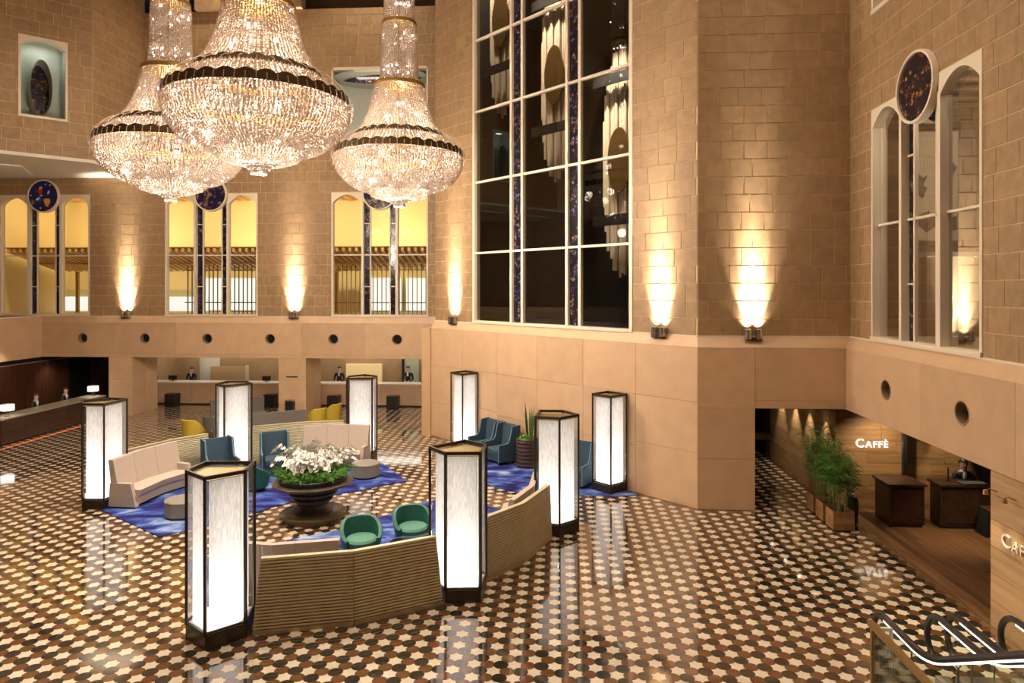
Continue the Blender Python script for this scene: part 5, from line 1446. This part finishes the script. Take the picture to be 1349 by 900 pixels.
    ns = MB(); ns.add([(-.012 * k, -.098 * k, (hz - .025) * k), (.012 * k, -.098 * k, (hz - .025) * k), (0, -.125 * k, (hz - .028) * k), (0, -.1 * k, (hz + .005) * k), (0, -.098 * k, (hz - .038) * k)], [(0, 2, 3), (2, 1, 3), (0, 4, 2), (4, 1, 2)]); ns.build('nose', skin, t)
    mo = MB(); mo.box(-.024 * k, .024 * k, -.1 * k, -.088 * k, (hz - .062) * k, (hz - .052) * k); mo.build('mouth', mat('lips', (.45, .18, .15), .5), t)
    for s in (-1, 1): MB().sphere((.093 * s * k, -.005 * k, (hz - .01) * k), .022 * k, 6, 5, 0, (.5, .8, 1.3)).build('ear', skin, t)
    tie = MB(); tie.add([(-.012 * k, -.12 * k, (1.42 + dz) * k), (.012 * k, -.12 * k, (1.42 + dz) * k), (.022 * k, -.128 * k, (1.22 + dz) * k), (0, -.128 * k, (1.17 + dz) * k), (-.022 * k, -.128 * k, (1.22 + dz) * k)], [(0, 1, 2, 3, 4)])
    if not hair_style: tie.build('tie', suit, t)
    return t
person((-17.5, 31.92, 0), (0, -1), 'clerk in a dark suit leaning at the counter beside the curved white screen', H=1.60)
person((-10.25, 31.95, 0), (0, -1), 'clerk in a dark suit standing beside the glowing gold panel', H=1.68)
person((-6.95, 31.97, 0), (.05, -1), 'clerk in a dark suit standing in front of the green doorway', H=1.72, hair_style=1)
for y, lab, hs in ((25.35, 'seated clerk in a dark jacket at the dark desk, nearer the open end lamp', 1), (26.95, 'seated clerk in a dark jacket at the dark desk, farther from the open end lamp', 0)):
    person((-20.15, y, 0), (1, .1), lab, seated=True, H=1.75, hair_style=hs, shirt_w=.08)
    st = thing('desk_stool', 'black stool under the seated clerk ' + ('nearer the open end lamp' if hs else 'farther from the open end lamp'), 'stool', (-20.2, y, 0), group='stools behind the dark desk'); MB().lathe([(.2, .30), (.21, .33), (.2, .36), (0, .36)], n=16, cap=False).build('seat', black_m, st); MB().tube([(0, 0, 0.02), (0, 0, .31)], .03, 8).build('post', chrome, st); MB().lathe([(.2, 0), (.2, .02), (.03, .03)], n=16).build('foot', chrome, st)

# ------------------------------------------------------------------ cafe
CFY = 17.35
fb = MB().box(7.0, 14.5, 5.5, 26, -.25, -.004); fbo = struct('floor_cafe', fb, black_m, 'dark plank floor of the cafe')
for i in range(34):
    x = 7.0 + i * .145
    y = 9.0 + (i * 37 % 11) * .12
    cuts = [8.6] + [c for c in (y + 1.7 * k for k in range(6)) if 8.7 < c < CFY - .05] + [CFY]
    for c0, c1 in zip(cuts[:-1], cuts[1:]):
        if i < 26: MB().box(x + .0015, x + .1435, c0 + .001, c1 - .001, -.004, .0).build('floor_board', wood_floor, fbo)
MB().box(6.96, 7.0, 8.6, CFY, -.01, .004).build('threshold_strip', brass, fbo)
m = MB(); m.box(7.02, 13.5, CFY + .02, CFY + .2, 0, ZO + .1); m.box(6.93, 7.05, CFY + .02, 26.0, 0, ZO + .1)
cw = struct('wall_cafe', m, mat('plank_joint', (.05, .03, .015), .7), 'horizontal plank wall carrying the cafe sign')
rr = random.Random(4)
for i in range(9):
    z0, z1 = ZO * i / 9, ZO * (i + 1) / 9; x = 6.93 - rr.uniform(0, 1.2)
    while x < 12.5:
        l = rr.uniform(1.5, 2.6); x0, x1 = max(x, 6.93), min(x + l, 12.5)
        if x1 - x0 > .05: MB().box(x0 + .003, x1 - .003, CFY, CFY + .02, z0 + .004, z1 - .004).build('plank', wood_oakx, cw)
        x += l
    for k in range(3): MB().box(6.91, 6.93, CFY + 1.7 * k, CFY + 1.7 * (k + 1) - .006, z0 + .004, z1 - .004).build('plank', wood_oak, cw)
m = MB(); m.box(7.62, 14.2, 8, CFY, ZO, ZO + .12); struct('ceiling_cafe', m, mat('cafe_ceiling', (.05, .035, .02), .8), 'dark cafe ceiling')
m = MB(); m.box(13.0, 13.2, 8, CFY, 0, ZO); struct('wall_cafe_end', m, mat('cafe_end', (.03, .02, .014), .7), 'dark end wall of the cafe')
# passage behind the opening
m = MB(); m.box(4.2, 4.86, 17.56, 26, 0, ZO + .2); m.box(4.0, 7.1, 25.8, 26, 0, ZO + .2); m.box(4.0, 7.1, 17.56, 26, ZO + .02, ZO + .2)
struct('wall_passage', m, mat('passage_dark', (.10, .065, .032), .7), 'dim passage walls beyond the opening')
m = MB(); m.box(5.4, 5.75, 20.8, 21.2, 0, ZO + .02); struct('wall_passage_pilaster', m, mat('pilaster_ochre', (.36, .25, .10), .6), 'ochre pilaster in the dim passage')
light('SPOT', 'passage_fill', (5.9, 19.2, ZO - .02), 60, WARM, size=.05, spot=120, blend=.9, aim=(5.6, 20.8, .8))  # unseen spot added to brighten the passage and its pilaster
t = thing('console_table', 'dark red console table at the far end of the passage', 'table', (6.35, 22.3, 0))
MB().box(-.5, .5, -.22, .22, .74, .80).build('top', wood_dark, t); MB().box(-.46, .46, -.18, .18, .62, .74).build('apron', wood_dark, t)
for sx in (-.44, .44):
    for sy in (-.17, .17): MB().box(sx - .03, sx + .03, sy - .03, sy + .03, 0, .62).build('leg', wood_dark, t)
for k, y in enumerate((17.9, 19.0, 20.1, 21.3)):
    t = thing('passage_spot', ('small ceiling spotlight over the box planters, nearest the hall', 'second small ceiling spotlight from the hall along the passage', 'third small ceiling spotlight from the hall along the passage', 'small ceiling spotlight deepest in the passage')[k], 'spotlight', (6.62, y, ZO), group='spotlights in the passage')
    MB().lathe([(.05, -.10), (.055, -.02), (.03, 0)], n=12, cap=False).build('can', black_m, t, True); MB().lathe([(0, -.085), (.046, -.085)], n=12, cap=False).build('lens', emit_mat('spot_lens', (1, .85, .6), 25.), t)
    light('SPOT', 'passage_spot_lamp', (0, 0, -.12), 70, (1, .80, .55), t, size=.02, spot=58, blend=.8).rotation_euler = (0, math.radians(-12), 0)
light('SPOT', 'cafe_fill_lamp', (9.55, 16.9, ZO - .06), 110, (1, .78, .5), size=.02, spot=52, blend=.7, aim=(9.55, 17.4, 1.0))  # these cafe spots are unseen, added to brighten sign wall and floor
light('SPOT', 'cafe_fill_lamp', (7.9, 16.3, ZO - .06), 170, (1, .78, .5), size=.03, spot=110, blend=.9, aim=(7.9, 17.3, .9))
light('SPOT', 'cafe_fill_lamp', (8.6, 15.2, ZO - .06), 130, (1, .78, .5), size=.03, spot=75, blend=.8, aim=(8.7, 15.3, 0))
light('SPOT', 'cafe_fill_lamp', (9.4, 14.6, ZO - .06), 130, (1, .78, .5), size=.03, spot=75, blend=.8, aim=(9.5, 15.1, 0))

def text_mesh(txt, size, ext, material):
    c = bpy.data.curves.new('txt', 'FONT'); c.body = txt; c.size = size; c.extrude = ext; c.resolution_u = 3; c.offset = .004 * size
    o = bpy.data.objects.new('txt', c); COL.objects.link(o)
    dg = bpy.context.evaluated_depsgraph_get(); dg.update(); me = bpy.data.meshes.new_from_object(o.evaluated_get(dg)); bpy.data.objects.remove(o)
    me.materials.clear(); me.materials.append(material)
    xs = [v.co.x for v in me.vertices]
    return me, min(xs), max(xs)
sign_glow = emit_mat('sign_glow', (1, .95, .86), 2.2)
sign_cream = mat('sign_cream', (.82, .74, .62), .45)
def caffe_sign(origin, rot_z, big, small, material, lab):
    t = thing('cafe_sign', lab, 'sign', origin, rot_z)
    x = 0.
    for ch, sz in (('C', big), ('A', small), ('F', small), ('F', small), ('È', small)):
        me, lo, hi = text_mesh(ch, sz, .012, material)
        o = link('letter', me, t); o.rotation_euler = (PI / 2, 0, 0); o.location = (x - lo, -.014, 0); x += hi - lo + .028 * big / .2
    return x
caffe_sign((7.40, CFY - .004, 1.50), 0, .30, .225, sign_glow, 'illuminated white CAFFÈ lettering on the plank wall above the dark counter')

def counter(x0, x1, y0, y1, h, lab):
    t = thing('cafe_counter', lab, 'counter')
    MB().box(x0 + .03, x1 - .03, y0 + .03, y1, .0, .06).build('plinth', black_m, t)
    MB().box(x0 + .02, x1 - .02, y0 + .02, y1, .06, h - .05).build('carcass', wood_desk, t)
    MB().box(x0 + .06, x1 - .06, y0 + .005, y0 + .02, .12, h - .10).build('front_panel', wood_desk, t)
    MB().box(x0 + .005, x0 + .02, y0 + .06, y1 - .06, .12, h - .10).build('side_panel', wood_desk, t)
    for a, b in ((x0, x0 + .05), (x1 - .05, x1)): MB().box(a, b, y0, y0 + .05, .06, h - .05).build('corner_post', wood_desk, t)
    MB().box(x0 - .04, x1 + .04, y0 - .04, y1 + .02, h - .05, h).build('worktop', wood_desk, t)
counter(7.56, 8.33, 15.98, 16.72, .98, 'dark wood counter under the cafe sign, post beside it')
counter(8.66, 12.4, 15.95, 16.42, 1.0, 'long dark wood cafe counter where the attendant stands')
MB().box(8.27, 8.36, 16.80, 16.89, 0, ZO).build('slim_post', black_m, label='slim black post behind the dark counter under the cafe sign', cat='post')
t = thing('menu_card', 'white menu sheet lying on the long cafe counter', 'menu', (9.55, 16.15, 1.0)); MB().box(-.35, .2, -.1, .12, 0, .004).build('sheet', shirt, t); MB().box(-.3, .15, -.06, .08, .004, .005).build('print', mat('faint_print', (.55, .54, .52), .8), t)
t = thing('table_stand', 'slim dark stand on the long cafe counter', 'stand', (9.02, 16.3, 1.0)); MB().tube([(0, 0, 0.01), (0, 0, .3)], .014, 6).build('rod', wood_dark, t); MB().lathe([(.05, 0), (.05, .012)], n=12).build('foot', wood_dark, t)
t = thing('slanted_bin', 'black slant-sided stool in front of the long cafe counter', 'stool', (9.62, 15.62, 0))
m = MB(); m.hexa([(-.30, -.2, .02), (.30, -.2, .02), (.30, .2, .02), (-.30, .2, .02), (-.2, -.16, .56), (.2, -.16, .56), (.2, .16, .56), (-.2, .16, .56)]); m.build('body', black_m, t)
rounded(MB(), -.21, .21, -.17, .17, .56, .60, .015).build('seat', wood_dark, t)
for s in (-.25, .25): MB().box(s - .03, s + .03, -.15, .15, 0, .02).build('foot', black_m, t)
person((9.78, 17.04, 0), (-.1, -1), 'cafe attendant in black seated behind the long counter', seated=True, H=1.72)
st = thing('cafe_stool', 'black stool under the cafe attendant', 'stool', (9.78, 17.08, 0)); MB().lathe([(.2, .30), (.21, .33), (.2, .35), (0, .35)], n=16, cap=False).build('seat', black_m, st); MB().tube([(0, 0, 0.02), (0, 0, .31)], .03, 8).build('post', chrome, st); MB().lathe([(.2, 0), (.2, .02), (.03, .03)], n=16).build('foot', chrome, st)

# planters with palms
palm_l = mat('palm_leaf', (.045, .125, .018), .5, col2=(.09, .22, .03), vscale=10)
cane = mat('palm_cane', (.16, .20, .05), .55)
def palm(x, y, z, h, nst, lab, seed):
    r_ = random.Random(seed); t = thing('parlor_palm', lab, 'plant', (x, y, z), group='potted palms by the cafe')
    for k in range(nst):
        a = r_.uniform(0, 6.28); b = Vector((.12 * math.cos(a), .08 * math.sin(a), 0)); hh = h * r_.uniform(.55, 1.); tip = b + Vector((.10 * math.cos(a), .10 * math.sin(a), hh))
        m = MB(); m.tube([b, b.lerp(tip, .5) + Vector((.02, 0, 0)), tip], [.012, .01, .006], 5, 1)
        for f in range(8):
            aa = a + f * 2.4 + r_.uniform(-.3, .3); st = b.lerp(tip, .45 + .55 * f / 7); ln = r_.uniform(.20, .34); c, s = math.cos(aa), math.sin(aa)
            for g in range(9):
                q = (g + 1) / 9; p = st + Vector((c * ln * q, s * ln * q, .22 * math.sin(q * 2.4) - .02))
                for sd in (-1, 1):
                    e = Vector((-s * sd, c * sd, -.25)) * (.14 * (1.1 - q * .6)) + Vector((c, s, 0)) * .07
                    m.add([p, p + e * .45 + Vector((c, s, 0)) * .016, p + e, p + e * .45 - Vector((c, s, 0)) * .016], [(0, 1, 2, 3)])
        m.build('cane_with_fronds', [palm_l, cane], t)
PB = [(6.42, 15.86, 'wooden box planter nearest the cafe floor edge'), (6.42, 16.45, 'wooden box planter between two others at the passage corner'), (6.42, 17.05, 'wooden box planter deepest into the passage')]
for i, (x, y, lab) in enumerate(PB):
    t = thing('box_planter', lab, 'planter', (x, y, 0), group='wooden box planters by the cafe')
    for nm, b in (('board', (-.23, .23, -.22, -.20)), ('board', (-.23, .23, .20, .22)), ('board', (-.23, -.21, -.20, .20)), ('board', (.21, .23, -.20, .20))):
        for z0, z1 in ((.02, .155), (.16, .295), (.30, .43)): MB().box(b[0], b[1], b[2], b[3], z0, z1).build(nm, wood_box, t)
    MB().box(-.21, .21, -.20, .20, .0, .36).build('soil', mat('soil', (.02, .013, .009), .95), t)
    palm(x, y, .36, (1.3, 1.5, 1.66)[i], 14, ('leafy palm in the planter nearest the cafe floor edge', 'leafy palm in the middle wooden planter', 'tallest leafy palm, in the planter deepest into the passage')[i], 20 + i)
t = thing('glass_cloche', 'dark glass jar standing behind the wooden planters', 'jar', (6.80, 16.16, 0)); MB().lathe([(.1, .0), (.14, .05), (.15, .5), (.12, .62), (.05, .66)], n=18).build('jar', mat('jar_green', (.02, .03, .022), .12), t, True); MB().lathe([(.055, .66), (.06, .70), (0, .71)], n=14, cap=False).build('stopper', chrome, t)

# plank wall at right with the second sign
m = MB(); m.box(7.02, 7.6, -5, 11.44, 0, ZO); pw = struct('wall_right_planks', m, MATS['plank_joint'], 'pale plank wall beside the escalator with the second cafe sign')
zz = [0, .43, .86, 1.29, 1.72, 2.12, ZO - .005]
for i in range(6):
    y = 11.44
    k = 0
    while y > 4.5:
        l = (2.5, 1.9, 3.1)[(i + k) % 3] if k else (1.9, 2.6, 1.4)[i % 3]
        MB().box(6.985, 7.02, max(y - l, 4.4) + .002, y - .002, zz[i] + .004, zz[i + 1] - .004).build('plank', wood_oak, pw); y -= l; k += 1
    MB().box(7.02, 7.6, 11.44, 11.455, zz[i] + .004, zz[i + 1] - .004).build('plank', wood_oakx, pw)
caffe_sign((6.975, 11.12, 1.40), -PI / 2, .30, .235, sign_cream, 'cream lettering on the pale plank wall beside the escalator')
for k, y in enumerate((11.3, 10.85, 10.3)):
    t = thing('picture_light', ('brass downlight on the plank wall at its cafe-side edge', 'brass downlight on the plank wall over the first cream letters', 'brass downlight on the plank wall past the cream letters')[k], 'wall light', (6.985, y, 2.18), group='brass lights over the second cafe sign')
    MB().tube([(0, 0, 0), (-.10, 0, .05), (-.16, 0, .02)], .010, 6).build('arm', brass, t); MB().lathe([(.028, 0), (.028, .02)], n=10).build('rose', brass, t)
    MB().lathe([(.045, -.04), (.03, .03), (.012, .04)], (-.16, 0), 12, cap=False).build('shade', brass, t, True)
    light('SPOT', 'picture_lamp', (-.16, 0, -.02), 60, (1, .85, .6), t, size=.02, spot=80, blend=.8).rotation_euler = (0, math.radians(16), 0)

# ------------------------------------------------------------------ escalators
TAN = math.tan(math.radians(30))
YB, YN = 8.5, 9.62           # bend of the rail, newel end
def esc_path(zoff, y_end=2.2, yn=YN, n=6):
    """rail line in the Y-Z plane from the newel end to the upper landing"""
    pts = [(yn - .02, zoff)]
    for i in range(n + 1):
        a = i / n; y = YB + .35 - .7 * a; pts.append((y, zoff + TAN * .7 * .5 * a * a))
    y0, z0 = pts[-1]
    pts.append((y_end, z0 + (y0 - y_end) * TAN))
    return pts
def escalator(x0, x1, lab):
    t = thing('escalator', lab, 'escalator', group='pair of escalators')
    xc = (x0 + x1) / 2
    rail_z = .93
    for x in (x0, x1):
        p = esc_path(rail_z)
        newel = [(YN - .02 + .33 * math.sin(a), rail_z - .33 + .33 * math.cos(a)) for a in np.linspace(0, PI * .95, 10)]
        path = [(x, y, z) for y, z in reversed(newel)] + [(x, y, z) for y, z in p[1:]]
        hr = MB().tube(path, .042, 8).build('handrail', rubber, t, True)
        lo = [(x, y, z - .062) for y, z in p]
        m = MB()
        for a, b in zip(lo[:-1], lo[1:]): m.hexa([(x - .022, a[1], a[2]), (x + .022, a[1], a[2]), (x + .022, b[1], b[2]), (x - .022, b[1], b[2]), (x - .022, a[1], a[2] + .032), (x + .022, a[1], a[2] + .032), (x + .022, b[1], b[2] + .032), (x - .022, b[1], b[2] + .032)])
        m.build('light_strip', emit_mat('rail_strip', (1, .93, .80), 2.6), hr)
        # balustrade glass
        base = [(y, max(.16, z - rail_z + .14)) for y, z in p]
        k = MB(); n = len(p)
        for i in range(n - 1):
            k.add([(x, p[i][0], base[i][1]), (x, p[i + 1][0], base[i + 1][1]), (x, p[i + 1][0], p[i + 1][1] - .07), (x, p[i][0], p[i][1] - .07)], [(0, 1, 2, 3)])
        cap_ = [(YN - .02 + .30 * math.sin(a), rail_z - .33 + .30 * math.cos(a)) for a in np.linspace(0, PI * .95, 10)]
        k.add([(x, YN - .02, .16)] + [(x, y, z) for y, z in cap_], [tuple(range(len(cap_) + 1))])
        k.build('balustrade_glass', rail_glass, t)
        for yy in (8.9, 7.9, 6.7, 5.5):
            zb = max(0, (YB - yy)) * TAN; MB().box(x - .008, x + .008, yy - .008, yy + .008, zb + .16, zb + rail_z - .08).build('glass_joint', chrome, t)
        # skirt / deck
        s = MB()
        for i in range(n - 1):
            for o in ((-.07, .07),):
                s.hexa([(x + o[0], p[i][0], max(-.02, base[i][1] - .26)), (x + o[1], p[i][0], max(-.02, base[i][1] - .26)), (x + o[1], p[i + 1][0], max(-.02, base[i + 1][1] - .26)), (x + o[0], p[i + 1][0], max(-.02, base[i + 1][1] - .26)),
                        (x + o[0], p[i][0], base[i][1]), (x + o[1], p[i][0], base[i][1]), (x + o[1], p[i + 1][0], base[i + 1][1]), (x + o[0], p[i + 1][0], base[i + 1][1])])
        s.build('skirt_deck', mat('deck_steel', (.46, .40, .30), .42, metal=.35), t)
    MB().box(x0 + .07, x1 - .07, YB - .1, YN + .25, .0, .012).build('floor_plate', chrome, t)
    n = 22
    for i in range(n):
        y1 = YB - .1 - i * .40; z1 = .02 + max(0, i - .2) * .40 * TAN
        if y1 < 2.4: break
        st = MB(); st.box(x0 + .08, x1 - .08, y1 - .40, y1, z1 - .02, z1 + .0); st.box(x0 + .08, x1 - .08, y1 - .42, y1 - .40, z1, z1 + .22)
        st.build('step', mat('step_steel', (.22, .21, .19), .45, metal=.8), t)
    tr = MB(); tr.hexa([(x0 + .07, 7.0, .45), (x1 - .07, 7.0, .45), (x1 - .07, 2.3, 3.16), (x0 + .07, 2.3, 3.16), (x0 + .07, 7.0, .50), (x1 - .07, 7.0, .50), (x1 - .07, 2.3, 3.21), (x0 + .07, 2.3, 3.21)]); tr.build('soffit_panel', MATS['deck_steel'], t)
escalator(4.48, 5.21, 'escalator nearest the glass guard rail')
escalator(5.48, 6.20, 'escalator nearest the plank wall with the cream lettering')
# glass guard with brass cap
t = thing('glass_guard', 'glass guard with a brass cap rail beside the escalator', 'guard rail')
m = MB(); m.box(4.12, 4.20, 5.6, 9.32, .96, 1.02); m.build('cap_rail', brass, t)
for y in (9.25, 7.9, 6.6): MB().box(4.14, 4.18, y - .025, y + .025, 0, .96).build('post', brass, t)
for y0, y1 in ((7.94, 9.2), (6.64, 7.86), (5.65, 6.56)): MB().box(4.152, 4.168, y0, y1, .04, .95).build('glass_pane', rail_glass, t)
MB().box(4.1, 4.22, 5.6, 9.32, 0, .035).build('shoe', brass, t)
t = thing('steel_barrier', 'small white metal barrier frame at the foot of the escalators', 'barrier')
for x in (4.25, 4.38): MB().box(x - .016, x + .016, 9.20, 9.24, 0, .93).build('post', white_p, t)
MB().box(4.234, 4.396, 9.20, 9.24, .93, .97).build('top_bar', white_p, t)
MB().box(4.266, 4.364, 9.21, 9.23, .55, .58).build('mid_bar', white_p, t)
# mezzanine the photographer stands on
m = MB(); m.box(-28, 8, -6.1, 1.9, 3.55, 3.8); struct('floor_mezzanine', m, mat('mezz', (.4, .28, .17), .6), 'mezzanine slab above the near end of the hall')
